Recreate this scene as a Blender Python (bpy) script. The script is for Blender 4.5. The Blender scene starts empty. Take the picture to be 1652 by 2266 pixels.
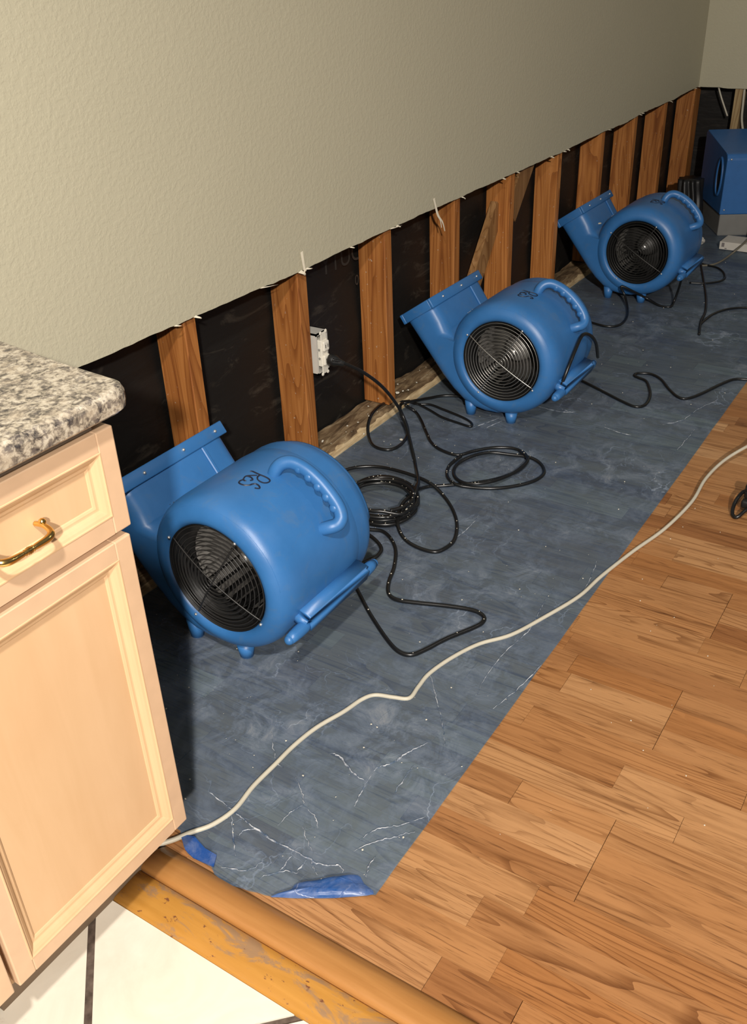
import bpy, bmesh, math, random
from mathutils import Vector, Matrix, noise
random.seed(7)
scn = bpy.context.scene
col = scn.collection
R = math.radians

# ---------------------------------------------------------------- camera
cam_d = bpy.data.cameras.new('camera')
cam = bpy.data.objects.new('camera', cam_d)
col.objects.link(cam)
cam_d.sensor_fit = 'VERTICAL'
cam_d.sensor_height = 24.0
cam_d.lens = 24.0 * 2082.24 / 2266.0
cam_d.clip_start = 0.02
rt = Vector((0.53676362, -0.84296955, -0.03587699))
dn = Vector((-0.45060306, -0.25045429, -0.85687194))
fw = Vector((0.71333141, 0.47610397, -0.51427941))
cm = Matrix(((rt.x, -dn.x, -fw.x, 0.0), (rt.y, -dn.y, -fw.y, -1.39438),
             (rt.z, -dn.z, -fw.z, 1.224), (0, 0, 0, 1)))
cam.matrix_world = cm
scn.camera = cam

# ---------------------------------------------------------------- world, lamps, exposure
scn.view_settings.view_transform = 'Standard'
scn.view_settings.look = 'None'
scn.view_settings.gamma = 1.0
scn.view_settings.use_curve_mapping = False
scn.view_settings.exposure = 0.0
world = bpy.data.worlds.new('world')
scn.world = world
world.use_nodes = True
bg = world.node_tree.nodes['Background']
bg.inputs['Color'].default_value = (0.90, 0.95, 1.0, 1)
bg.inputs['Strength'].default_value = 0.09

def downlight(name, loc, aim, power, color, size=95, blend=0.7, radius=0.045):
    l = bpy.data.lights.new(name, 'SPOT')
    l.energy = power; l.color = color
    l.spot_size = R(size); l.spot_blend = blend; l.shadow_soft_size = radius
    o = bpy.data.objects.new(name, l)
    col.objects.link(o)
    o.location = loc
    o.rotation_euler = (Vector(aim) - Vector(loc)).to_track_quat('-Z', 'Y').to_euler()
    return o
WARM = (1.0, 0.93, 0.85)
downlight('kitchen_downlight', (-0.32, -1.48, 2.40), (0.35, -0.85, 0.0), 215, WARM, 112, 0.9, 0.06)
downlight('kitchen_track_light', (-1.80, -2.84, 2.40), (2.3, -0.6, 0.40), 770, WARM, 105, 0.6, 0.06)
downlight('room_fill_light', (2.2, -2.4, 2.40), (2.3, -1.4, 0.0), 22, WARM, 130, 1.0)  # unseen weak fill lamp, added to lift the room

# ---------------------------------------------------------------- node helpers
class NT:
    def __init__(s, name, rough=0.5, spec=0.5):
        s.m = bpy.data.materials.new(name)
        s.m.use_nodes = True
        s.t = s.m.node_tree
        s.p = s.t.nodes['Principled BSDF']
        s.out = s.t.nodes['Material Output']
        s.p.inputs['Roughness'].default_value = rough
        s.p.inputs['Specular IOR Level'].default_value = spec
    def n(s, typ, **kw):
        nd = s.t.nodes.new(typ)
        for k, v in kw.items():
            if k in nd.inputs: nd.inputs[k].default_value = v
            else: setattr(nd, k, v)
        return nd
    def l(s, a, b): s.t.links.new(a, b)
    def coord(s, kind='Object', scale=(1, 1, 1), rot=(0, 0, 0)):
        tc = s.n('ShaderNodeTexCoord')
        mp = s.n('ShaderNodeMapping')
        mp.inputs['Scale'].default_value = scale
        mp.inputs['Rotation'].default_value = rot
        s.l(tc.outputs[kind], mp.inputs['Vector'])
        return mp.outputs['Vector']
    def world_pos(s, scale=(1, 1, 1), jitter=None):
        g = s.n('ShaderNodeNewGeometry')
        v = g.outputs['Position']
        if jitter:
            oi = s.n('ShaderNodeObjectInfo')
            mu = s.n('ShaderNodeMath', operation='MULTIPLY')
            s.l(oi.outputs['Random'], mu.inputs[0]); mu.inputs[1].default_value = jitter
            ad = s.n('ShaderNodeVectorMath', operation='ADD')
            cb = s.n('ShaderNodeCombineXYZ')
            s.l(mu.outputs[0], cb.inputs[0]); s.l(mu.outputs[0], cb.inputs[1]); s.l(mu.outputs[0], cb.inputs[2])
            s.l(v, ad.inputs[0]); s.l(cb.outputs[0], ad.inputs[1]); v = ad.outputs[0]
        mp = s.n('ShaderNodeMapping')
        mp.inputs['Scale'].default_value = scale
        s.l(v, mp.inputs['Vector'])
        return mp.outputs['Vector']
    def noise(s, vec, scale=5, detail=4, rough=0.55, dist=0.0):
        nd = s.n('ShaderNodeTexNoise')
        nd.inputs['Scale'].default_value = scale; nd.inputs['Detail'].default_value = detail
        nd.inputs['Roughness'].default_value = rough; nd.inputs['Distortion'].default_value = dist
        s.l(vec, nd.inputs['Vector'])
        return nd.outputs['Fac']
    def rings(s, vec, scale, count, dist=0.3):
        f = s.noise(vec, scale, 1.5, 0.4, dist)
        m = s.n('ShaderNodeMath', operation='MULTIPLY'); s.l(f, m.inputs[0]); m.inputs[1].default_value = count
        p = s.n('ShaderNodeMath', operation='FRACT'); s.l(m.outputs[0], p.inputs[0])
        return p.outputs[0]
    def ramp(s, fac, stops):
        r = s.n('ShaderNodeValToRGB')
        e = r.color_ramp.elements
        while len(e) < len(stops): e.new(0.5)
        for el, (p, c) in zip(e, stops):
            el.position = p
            el.color = (*c, 1) if len(c) == 3 else c
        s.l(fac, r.inputs['Fac'])
        return r.outputs['Color']
    def mix(s, fac, a, b, typ='MIX'):
        m = s.n('ShaderNodeMix', data_type='RGBA', blend_type=typ)
        for i, v in ((0, fac), (6, a), (7, b)):
            if isinstance(v, (int, float)): m.inputs[i].default_value = v
            elif isinstance(v, tuple): m.inputs[i].default_value = (*v, 1)
            else: s.l(v, m.inputs[i])
        return m.outputs[2]
    def col(s, c):
        if isinstance(c, tuple): s.p.inputs['Base Color'].default_value = (*c, 1)
        else: s.l(c, s.p.inputs['Base Color'])
    def bump(s, h, strength=0.3, dist=0.01):
        b = s.n('ShaderNodeBump')
        b.inputs['Strength'].default_value = strength; b.inputs['Distance'].default_value = dist
        s.l(h, b.inputs['Height']); s.l(b.outputs['Normal'], s.p.inputs['Normal'])

M = {}
def plain(name, c, rough=0.5, metal=0.0, spec=0.5, var=0.12, nscale=30):
    a = NT(name, rough, spec)
    f = a.noise(a.coord(), nscale, 3)
    a.col(a.mix(f, tuple(x * (1 - var) for x in c), tuple(min(1, x * (1 + var)) for x in c)))
    a.p.inputs['Metallic'].default_value = metal
    M[name] = a.m
    return a

# painted wall board with orange-peel texture
a = NT('wall_paint', 0.62, 0.25)
v = a.world_pos()
big = a.noise(v, 1.6, 3)
a.col(a.mix(big, (0.445, 0.415, 0.300), (0.49, 0.458, 0.335)))
f1 = a.noise(v, 120, 3, 0.5); f2 = a.noise(v, 330, 2)
r1 = a.ramp(f1, [(0.42, (0, 0, 0)), (0.62, (1, 1, 1))])
a.bump(a.mix(0.3, r1, f2), 0.30, 0.0014)
M['wall_paint'] = a.m
plain('gypsum', (0.62, 0.58, 0.48), 0.9)
plain('paper_shred', (0.66, 0.60, 0.47), 0.9)

# framing lumber
def lumber(name, c0, c1, c2, axis='z', spotty=0.0):
    a = NT(name, 0.6, 0.3)
    sc = (26, 26, 1.3) if axis == 'z' else (1.3, 26, 26)
    v = a.world_pos(sc, 9.0)
    g = a.noise(v, 1.6, 5, 0.6, 0.7)
    wf = a.rings(a.world_pos((13, 13, 1.1) if axis == 'z' else (1.1, 13, 13), 9.0), 1.0, 13)
    base = a.ramp(g, [(0.3, c0), (0.5, c1), (0.72, c2)])
    ring = a.ramp(wf, [(0.0, (0.48, 0.36, 0.27)), (0.12, (0.62, 0.50, 0.40)), (0.42, (1, 1, 1)), (1, (1.05, 1.05, 1.05))])
    c = a.mix(0.65, base, ring, 'MULTIPLY')
    oi = a.n('ShaderNodeObjectInfo')
    tone = a.ramp(oi.outputs['Random'], [(0, (0.78, 0.74, 0.70)), (1, (1.08, 1.05, 1.0))])
    c = a.mix(1.0, c, tone, 'MULTIPLY')
    if spotty:
        sp = a.noise(a.world_pos((1, 1, 1), 5.0), 120, 2)
        c = a.mix(a.ramp(sp, [(0.70, (0, 0, 0)), (0.76, (spotty,) * 3)]), c, (0.6, 0.55, 0.45))
    a.col(c)
    a.bump(g, 0.25, 0.002)
    M[name] = a.m
lumber('stud_wood', (0.26, 0.088, 0.020), (0.40, 0.158, 0.040), (0.50, 0.215, 0.065), 'z', 0.5)
lumber('brace_wood', (0.22, 0.11, 0.04), (0.30, 0.16, 0.06), (0.38, 0.21, 0.09), 'z', 0.3)
lumber('pale_wood', (0.36, 0.26, 0.13), (0.45, 0.33, 0.17), (0.52, 0.40, 0.22), 'z')

# water-damaged bottom plate
a = NT('plate_wood', 0.85, 0.2)
v = a.world_pos((3, 14, 14))
g = a.noise(v, 3.2, 6, 0.65, 0.8)
c = a.ramp(g, [(0.30, (0.035, 0.022, 0.012)), (0.46, (0.15, 0.095, 0.050)), (0.60, (0.27, 0.19, 0.105)), (0.78, (0.50, 0.41, 0.28))])
a.col(c); a.bump(g, 0.8, 0.006)
M['plate_wood'] = a.m
a = NT('plate_splinter', 0.85, 0.2)
v = a.world_pos((4, 30, 40)); g = a.noise(v, 3, 5, 0.65)
a.col(a.ramp(g, [(0.3, (0.30, 0.20, 0.10)), (0.55, (0.56, 0.42, 0.24)), (0.8, (0.70, 0.58, 0.40))])); a.bump(g, 0.7, 0.004)
M['plate_splinter'] = a.m

# black building paper
a = NT('building_paper', 0.55, 0.35)
v = a.world_pos((1.5, 1, 4.0))
g = a.noise(v, 3.0, 4, 0.55, 0.6)
sm = a.ramp(a.noise(a.world_pos((2.5, 1, 8)), 2.6, 7, 0.7, 0.8), [(0.56, (0, 0, 0)), (0.70, (1, 1, 1))])
a.col(a.mix(sm, (0.0085, 0.0075, 0.0065), (0.042, 0.035, 0.027)))
a.bump(g, 0.45, 0.012)
M['building_paper'] = a.m
plain('faded_print', (0.030, 0.026, 0.021), 0.7)

# oak strips
a = NT('oak_strip', 0.38, 0.45)
v = a.world_pos((34, 2.2, 1), 11.0)
g = a.noise(v, 1.5, 6, 0.62, 0.6)
v2 = a.world_pos((300, 11, 1), 13.0)
pores = a.noise(v2, 1.2, 3, 0.6, 0.3)
wf = a.rings(a.world_pos((16, 1.15, 1), 17.0), 1.0, 15, 0.5)
oi = a.n('ShaderNodeObjectInfo')
tone = a.ramp(oi.outputs['Random'], [(0.0, (0.265, 0.108, 0.036)), (0.2, (0.41, 0.200, 0.078)), (0.4, (0.335, 0.142, 0.046)), (0.6, (0.445, 0.232, 0.098)),
                                     (0.8, (0.365, 0.168, 0.060)), (1.0, (0.51, 0.285, 0.132))])
gr = a.ramp(g, [(0.3, (0.62, 0.55, 0.48)), (0.5, (0.96, 0.95, 0.94)), (0.8, (1.15, 1.15, 1.15))])
c = a.mix(1.0, tone, gr, 'MULTIPLY')
ringm = a.ramp(wf, [(0.0, (0.50, 0.42, 0.36)), (0.10, (0.62, 0.55, 0.48)), (0.30, (1, 1, 1))])
lf = a.ramp(a.noise(a.world_pos((3, 1.2, 1), 23.0), 1.0, 2), [(0.38, (0.1, 0.1, 0.1)), (0.62, (0.95, 0.95, 0.95))])
c = a.mix(lf, c, a.mix(1.0, c, ringm, 'MULTIPLY'))
pm = a.ramp(pores, [(0.30, (0.36, 0.30, 0.27)), (0.42, (1, 1, 1))])
c = a.mix(0.8, c, pm, 'MULTIPLY')
a.col(c)
a.bump(a.mix(0.5, g, pores), 0.12, 0.001)
M['oak_strip'] = a.m
plain('subfloor', (0.10, 0.06, 0.035), 0.9)

# worn transition strips
def trimwood(name, c0, c1, worn):
    a = NT(name, 0.36, 0.45)
    g = a.noise(a.world_pos((40, 2.5, 40)), 1.5, 5, 0.6, 0.5)
    c = a.ramp(g, [(0.3, c0), (0.7, c1)])
    if worn:
        s = a.ramp(a.noise(a.world_pos((12, 4, 1)), 1.6, 7, 0.75, 1.0), [(0.51, (0, 0, 0)), (0.58, (0.85, 0.85, 0.85))])
        s2 = a.ramp(a.noise(a.world_pos((30, 16, 1)), 2.0, 4, 0.7), [(0.62, (0, 0, 0)), (0.66, (1, 1, 1))])
        c = a.mix(s, c, (0.27, 0.17, 0.10)); c = a.mix(s2, c, (0.16, 0.06, 0.03))
    a.col(c); a.bump(g, 0.15, 0.001)
    M[name] = a.m
trimwood('threshold_flat', (0.40, 0.185, 0.030), (0.50, 0.245, 0.05), True)
trimwood('threshold_round', (0.34, 0.150, 0.040), (0.43, 0.205, 0.062), False)

# cream tile + grout
a = NT('cream_tile', 0.35, 0.4)
f = a.noise(a.world_pos(), 7, 6, 0.65, 1.2)
st = a.ramp(a.noise(a.world_pos(), 11, 5, 0.7, 1.5), [(0.64, (0, 0, 0)), (0.74, (0.5, 0.5, 0.5))])
a.col(a.mix(st, a.ramp(f, [(0.3, (0.66, 0.60, 0.49)), (0.7, (0.76, 0.71, 0.60))]), (0.50, 0.40, 0.32)))
M['cream_tile'] = a.m
a = NT('grout', 0.9, 0.1)
f = a.noise(a.world_pos(), 60, 4)
a.col(a.ramp(f, [(0.3, (0.05, 0.036, 0.028)), (0.7, (0.16, 0.12, 0.095))]))
M['grout'] = a.m

# granite
a = NT('granite', 0.22, 0.5)
v = a.coord()
n1 = a.noise(v, 105, 4, 0.62, 0.4); n2 = a.noise(v, 170, 3, 0.6); n3 = a.noise(v, 42, 3, 0.5)
c = a.ramp(n1, [(0.36, (0.045, 0.040, 0.040)), (0.44, (0.17, 0.145, 0.115)), (0.52, (0.37, 0.32, 0.245)), (0.64, (0.53, 0.475, 0.38))])
c = a.mix(a.ramp(n2, [(0.52, (0, 0, 0)), (0.64, (0.75,) * 3)]), c, (0.13, 0.11, 0.10))
c = a.mix(a.ramp(n3, [(0.52, (0, 0, 0)), (0.68, (0.45,) * 3)]), c, (0.44, 0.36, 0.26))
a.col(c); M['granite'] = a.m

# maple cabinet
a = NT('maple', 0.42, 0.35)
g = a.noise(a.world_pos((16, 16, 1.6)), 1.4, 5, 0.6, 0.7)
cl = a.noise(a.world_pos((1, 1, 1)), 5, 3)
c = a.ramp(g, [(0.3, (0.60, 0.39, 0.215)), (0.7, (0.66, 0.44, 0.255))])
a.col(a.mix(a.ramp(cl, [(0.4, (0, 0, 0)), (0.7, (0.3,) * 3)]), c, (0.58, 0.35, 0.18)))
M['maple'] = a.m
plain('maple_rail', (0.62, 0.42, 0.265), 0.45)
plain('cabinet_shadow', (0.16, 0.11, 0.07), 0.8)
plain('brass', (0.78, 0.52, 0.17), 0.22, 1.0, 0.5, 0.15)
plain('grey_shim', (0.36, 0.34, 0.31), 0.7)

# moulded blue plastic, scuffed
a = NT('blue_plastic', 0.40, 0.5)
v = a.coord()
f = a.noise(v, 9, 5, 0.6); d = a.noise(v, 24, 6, 0.7, 0.8)
c = a.ramp(f, [(0.3, (0.028, 0.133, 0.345)), (0.7, (0.038, 0.163, 0.41))])
c = a.mix(a.ramp(d, [(0.54, (0, 0, 0)), (0.74, (0.45,) * 3)]), c, (0.09, 0.16, 0.26))
a.col(c)
a.bump(a.noise(v, 380, 2), 0.12, 0.0008)
M['blue_plastic'] = a.m
plain('blue_plastic_dark', (0.03, 0.135, 0.37), 0.42)
plain('black_plastic', (0.012, 0.012, 0.012), 0.4)
plain('black_wire', (0.022, 0.021, 0.02), 0.35)
plain('dark_wire', (0.05, 0.048, 0.044), 0.35, 0.6)
plain('silver_wire', (0.42, 0.41, 0.38), 0.32, 0.9)
plain('impeller_grey', (0.20, 0.19, 0.175), 0.5, 0.3)
plain('impeller_dark', (0.055, 0.053, 0.05), 0.5, 0.2)
plain('screw_metal', (0.75, 0.74, 0.70), 0.3, 0.8)
plain('marker_ink', (0.010, 0.016, 0.035), 0.5)
plain('seam_gap_crud', (0.035, 0.03, 0.022), 0.9)
plain('plaster_dust', (0.62, 0.58, 0.48), 0.9)
plain('cord_black', (0.0085, 0.0085, 0.0085), 0.30)
plain('cord_white', (0.52, 0.48, 0.38), 0.45)
plain('cord_pale', (0.16, 0.14, 0.10), 0.6)
plain('box_grey', (0.50, 0.48, 0.43), 0.7)
plain('device_white', (0.74, 0.70, 0.60), 0.5)
plain('hole_dark', (0.012, 0.011, 0.010), 0.8)
plain('base_grey', (0.20, 0.195, 0.18), 0.55)
plain('duct_black', (0.012, 0.0115, 0.011), 0.45)
plain('carton_white', (0.60, 0.56, 0.49), 0.7)
plain('carton_print', (0.20, 0.18, 0.17), 0.8)

# translucent blue floor film
def film_mat(name, dens, tint, diff, crease):
    a = NT(name, 0.30, 0.5)
    v = a.world_pos((1, 1, 1))
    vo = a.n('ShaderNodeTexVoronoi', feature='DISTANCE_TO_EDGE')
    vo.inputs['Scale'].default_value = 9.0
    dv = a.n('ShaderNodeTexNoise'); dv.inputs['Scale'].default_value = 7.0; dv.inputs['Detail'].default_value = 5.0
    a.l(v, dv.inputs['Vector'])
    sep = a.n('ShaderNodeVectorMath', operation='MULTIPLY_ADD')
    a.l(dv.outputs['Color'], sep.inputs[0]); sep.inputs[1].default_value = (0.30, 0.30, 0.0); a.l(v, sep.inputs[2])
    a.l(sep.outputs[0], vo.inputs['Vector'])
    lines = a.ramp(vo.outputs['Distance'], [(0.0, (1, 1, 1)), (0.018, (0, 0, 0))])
    msk = a.ramp(a.noise(v, 3.4, 4, 0.6), [(0.52, (0, 0, 0)), (0.66, (1, 1, 1))])
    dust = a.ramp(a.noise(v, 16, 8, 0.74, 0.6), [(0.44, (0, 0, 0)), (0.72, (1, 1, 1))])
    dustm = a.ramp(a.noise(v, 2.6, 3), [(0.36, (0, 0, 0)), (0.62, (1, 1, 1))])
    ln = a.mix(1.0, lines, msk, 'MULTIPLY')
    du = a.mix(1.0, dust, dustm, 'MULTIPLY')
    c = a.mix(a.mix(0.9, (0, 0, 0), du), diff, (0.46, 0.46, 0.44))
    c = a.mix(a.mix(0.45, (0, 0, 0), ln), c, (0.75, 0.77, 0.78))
    a.col(c)
    h = a.mix(0.5, a.noise(v, 14, 4), lines)
    a.bump(h, 0.25, 0.004)
    tr = a.n('ShaderNodeBsdfTransparent')
    tr.inputs['Color'].default_value = (*tint, 1)
    ms = a.n('ShaderNodeMixShader')
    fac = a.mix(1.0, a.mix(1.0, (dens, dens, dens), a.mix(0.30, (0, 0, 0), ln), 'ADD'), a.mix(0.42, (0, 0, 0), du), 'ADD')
    a.l(fac, ms.inputs['Fac'])
    a.l(tr.outputs[0], ms.inputs[1]); a.l(a.p.outputs[0], ms.inputs[2])
    a.l(ms.outputs[0], a.out.inputs['Surface'])
    M[name] = a.m
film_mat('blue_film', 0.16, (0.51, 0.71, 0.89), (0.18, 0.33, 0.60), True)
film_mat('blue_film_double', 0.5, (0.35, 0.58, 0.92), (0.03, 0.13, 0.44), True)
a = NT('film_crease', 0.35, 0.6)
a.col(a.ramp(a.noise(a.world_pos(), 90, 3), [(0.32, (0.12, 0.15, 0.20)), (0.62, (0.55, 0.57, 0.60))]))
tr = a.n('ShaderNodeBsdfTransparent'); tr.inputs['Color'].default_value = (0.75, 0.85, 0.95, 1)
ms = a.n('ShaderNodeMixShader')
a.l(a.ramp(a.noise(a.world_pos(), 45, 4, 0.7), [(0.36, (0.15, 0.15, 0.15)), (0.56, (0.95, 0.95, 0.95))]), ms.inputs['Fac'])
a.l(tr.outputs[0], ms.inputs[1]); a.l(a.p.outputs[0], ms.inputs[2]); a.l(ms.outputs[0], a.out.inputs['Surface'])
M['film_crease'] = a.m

# ---------------------------------------------------------------- mesh helpers
def mesh_obj(name, verts, faces, mat, parent=None, smooth=False, loc=(0, 0, 0)):
    me = bpy.data.meshes.new(name)
    me.from_pydata([tuple(v) for v in verts], [], faces)
    me.update()
    bm = bmesh.new(); bm.from_mesh(me)
    bmesh.ops.recalc_face_normals(bm, faces=bm.faces)
    bm.to_mesh(me); bm.free()
    if smooth:
        for p in me.polygons: p.use_smooth = True
    me.materials.append(M[mat] if isinstance(mat, str) else mat)
    o = bpy.data.objects.new(name, me)
    col.objects.link(o)
    o.location = loc
    if parent: o.parent = parent
    return o
def bm_obj(name, bm, mat, parent=None, smooth=False, loc=(0, 0, 0)):
    me = bpy.data.meshes.new(name)
    bmesh.ops.recalc_face_normals(bm, faces=bm.faces)
    bm.to_mesh(me); bm.free()
    if smooth:
        for p in me.polygons: p.use_smooth = True
    me.materials.append(M[mat])
    o = bpy.data.objects.new(name, me)
    col.objects.link(o); o.location = loc
    if parent: o.parent = parent
    return o
def empty(name, loc, label=None, cat=None, group=None):
    o = bpy.data.objects.new(name, None)
    col.objects.link(o); o.location = loc; o.empty_display_size = 0.05
    tag(o, label, cat, group)
    return o
def tag(o, label=None, cat=None, group=None, kind=None):
    if label: o['label'] = label
    if cat: o['category'] = cat
    if group: o['group'] = group
    if kind: o['kind'] = kind
    return o
def box(bm, x0, x1, y0, y1, z0, z1, bev=0.0, seg=2):
    b = bmesh.new()
    bmesh.ops.create_cube(b, size=1.0)
    for v in b.verts:
        v.co = Vector(((x0 + x1) / 2 + v.co.x * (x1 - x0), (y0 + y1) / 2 + v.co.y * (y1 - y0), (z0 + z1) / 2 + v.co.z * (z1 - z0)))
    if bev: bmesh.ops.bevel(b, geom=b.edges[:], offset=bev, segments=seg, affect='EDGES', profile=0.5)
    join(bm, b)
def join(bm, b, mtx=None):
    if mtx: bmesh.ops.transform(b, matrix=mtx, verts=b.verts)
    vs = [bm.verts.new(v.co) for v in b.verts]
    b.verts.index_update()
    for f in b.faces:
        try: bm.faces.new([vs[v.index] for v in f.verts])
        except ValueError: pass
    b.free()
def boxo(name, dims, mat, parent=None, bev=0.0, loc=(0, 0, 0), seg=2):
    bm = bmesh.new(); box(bm, *dims, bev=bev, seg=seg)
    return bm_obj(name, bm, mat, parent, False, loc)
def catmull(pts, n=6, closed=False):
    P = [Vector(p) for p in pts]
    out = []
    m = len(P)
    for i in range(m if closed else m - 1):
        if closed: p0, p1, p2, p3 = P[i - 1], P[i], P[(i + 1) % m], P[(i + 2) % m]
        else: p0, p1, p2, p3 = P[max(i - 1, 0)], P[i], P[i + 1], P[min(i + 2, m - 1)]
        for k in range(n):
            t = k / n
            out.append(0.5 * ((2 * p1) + (p2 - p0) * t + (2 * p0 - 5 * p1 + 4 * p2 - p3) * t * t + (3 * p1 - p0 - 3 * p2 + p3) * t ** 3))
    if not closed: out.append(P[-1])
    return out
def tube(bm, pts, rad, sides=8, closed=False, cap=True, flat=None):
    P = [Vector(p) for p in pts]
    n = len(P)
    rings = []
    up = Vector((0, 0, 1))
    prev = None
    for i in range(n):
        if closed: t = P[(i + 1) % n] - P[i - 1]
        else: t = P[min(i + 1, n - 1)] - P[max(i - 1, 0)]
        t = t.normalized() if t.length > 1e-9 else Vector((1, 0, 0))
        if prev is None:
            a = t.cross(up)
            if a.length < 1e-3: a = t.cross(Vector((0, 1, 0)))
        else:
            a = prev - t * prev.dot(t)
        a.normalize(); b = t.cross(a); prev = a
        r = rad[i] if isinstance(rad, (list, tuple)) else rad
        rings.append([bm.verts.new(P[i] + (a * math.cos(2 * math.pi * k / sides) + b * math.sin(2 * math.pi * k / sides)) * r) for k in range(sides)])
    for i in range(n if closed else n - 1):
        A, B = rings[i], rings[(i + 1) % n]
        for k in range(sides):
            bm.faces.new((A[k], A[(k + 1) % sides], B[(k + 1) % sides], B[k]))
    if cap and not closed:
        bm.faces.new(rings[0]); bm.faces.new(rings[-1][::-1])
def lathe_x(bm, prof, seg=48, cy=0.0, cz=0.0, cap0=False, cap1=False):
    rings = []
    for x, r in prof:
        rings.append([bm.verts.new((x, cy + r * math.cos(2 * math.pi * k / seg), cz + r * math.sin(2 * math.pi * k / seg))) for k in range(seg)])
    for A, B in zip(rings, rings[1:]):
        for k in range(seg):
            bm.faces.new((A[k], A[(k + 1) % seg], B[(k + 1) % seg], B[k]))
    if cap0: bm.faces.new(rings[0])
    if cap1: bm.faces.new(rings[-1][::-1])
def ball(bm, c, r, s=(1, 1, 1), sub=2):
    b = bmesh.new()
    bmesh.ops.create_icosphere(b, subdivisions=sub, radius=r)
    for v in b.verts: v.co = Vector((v.co.x * s[0], v.co.y * s[1], v.co.z * s[2])) + Vector(c)
    join(bm, b)

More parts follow.
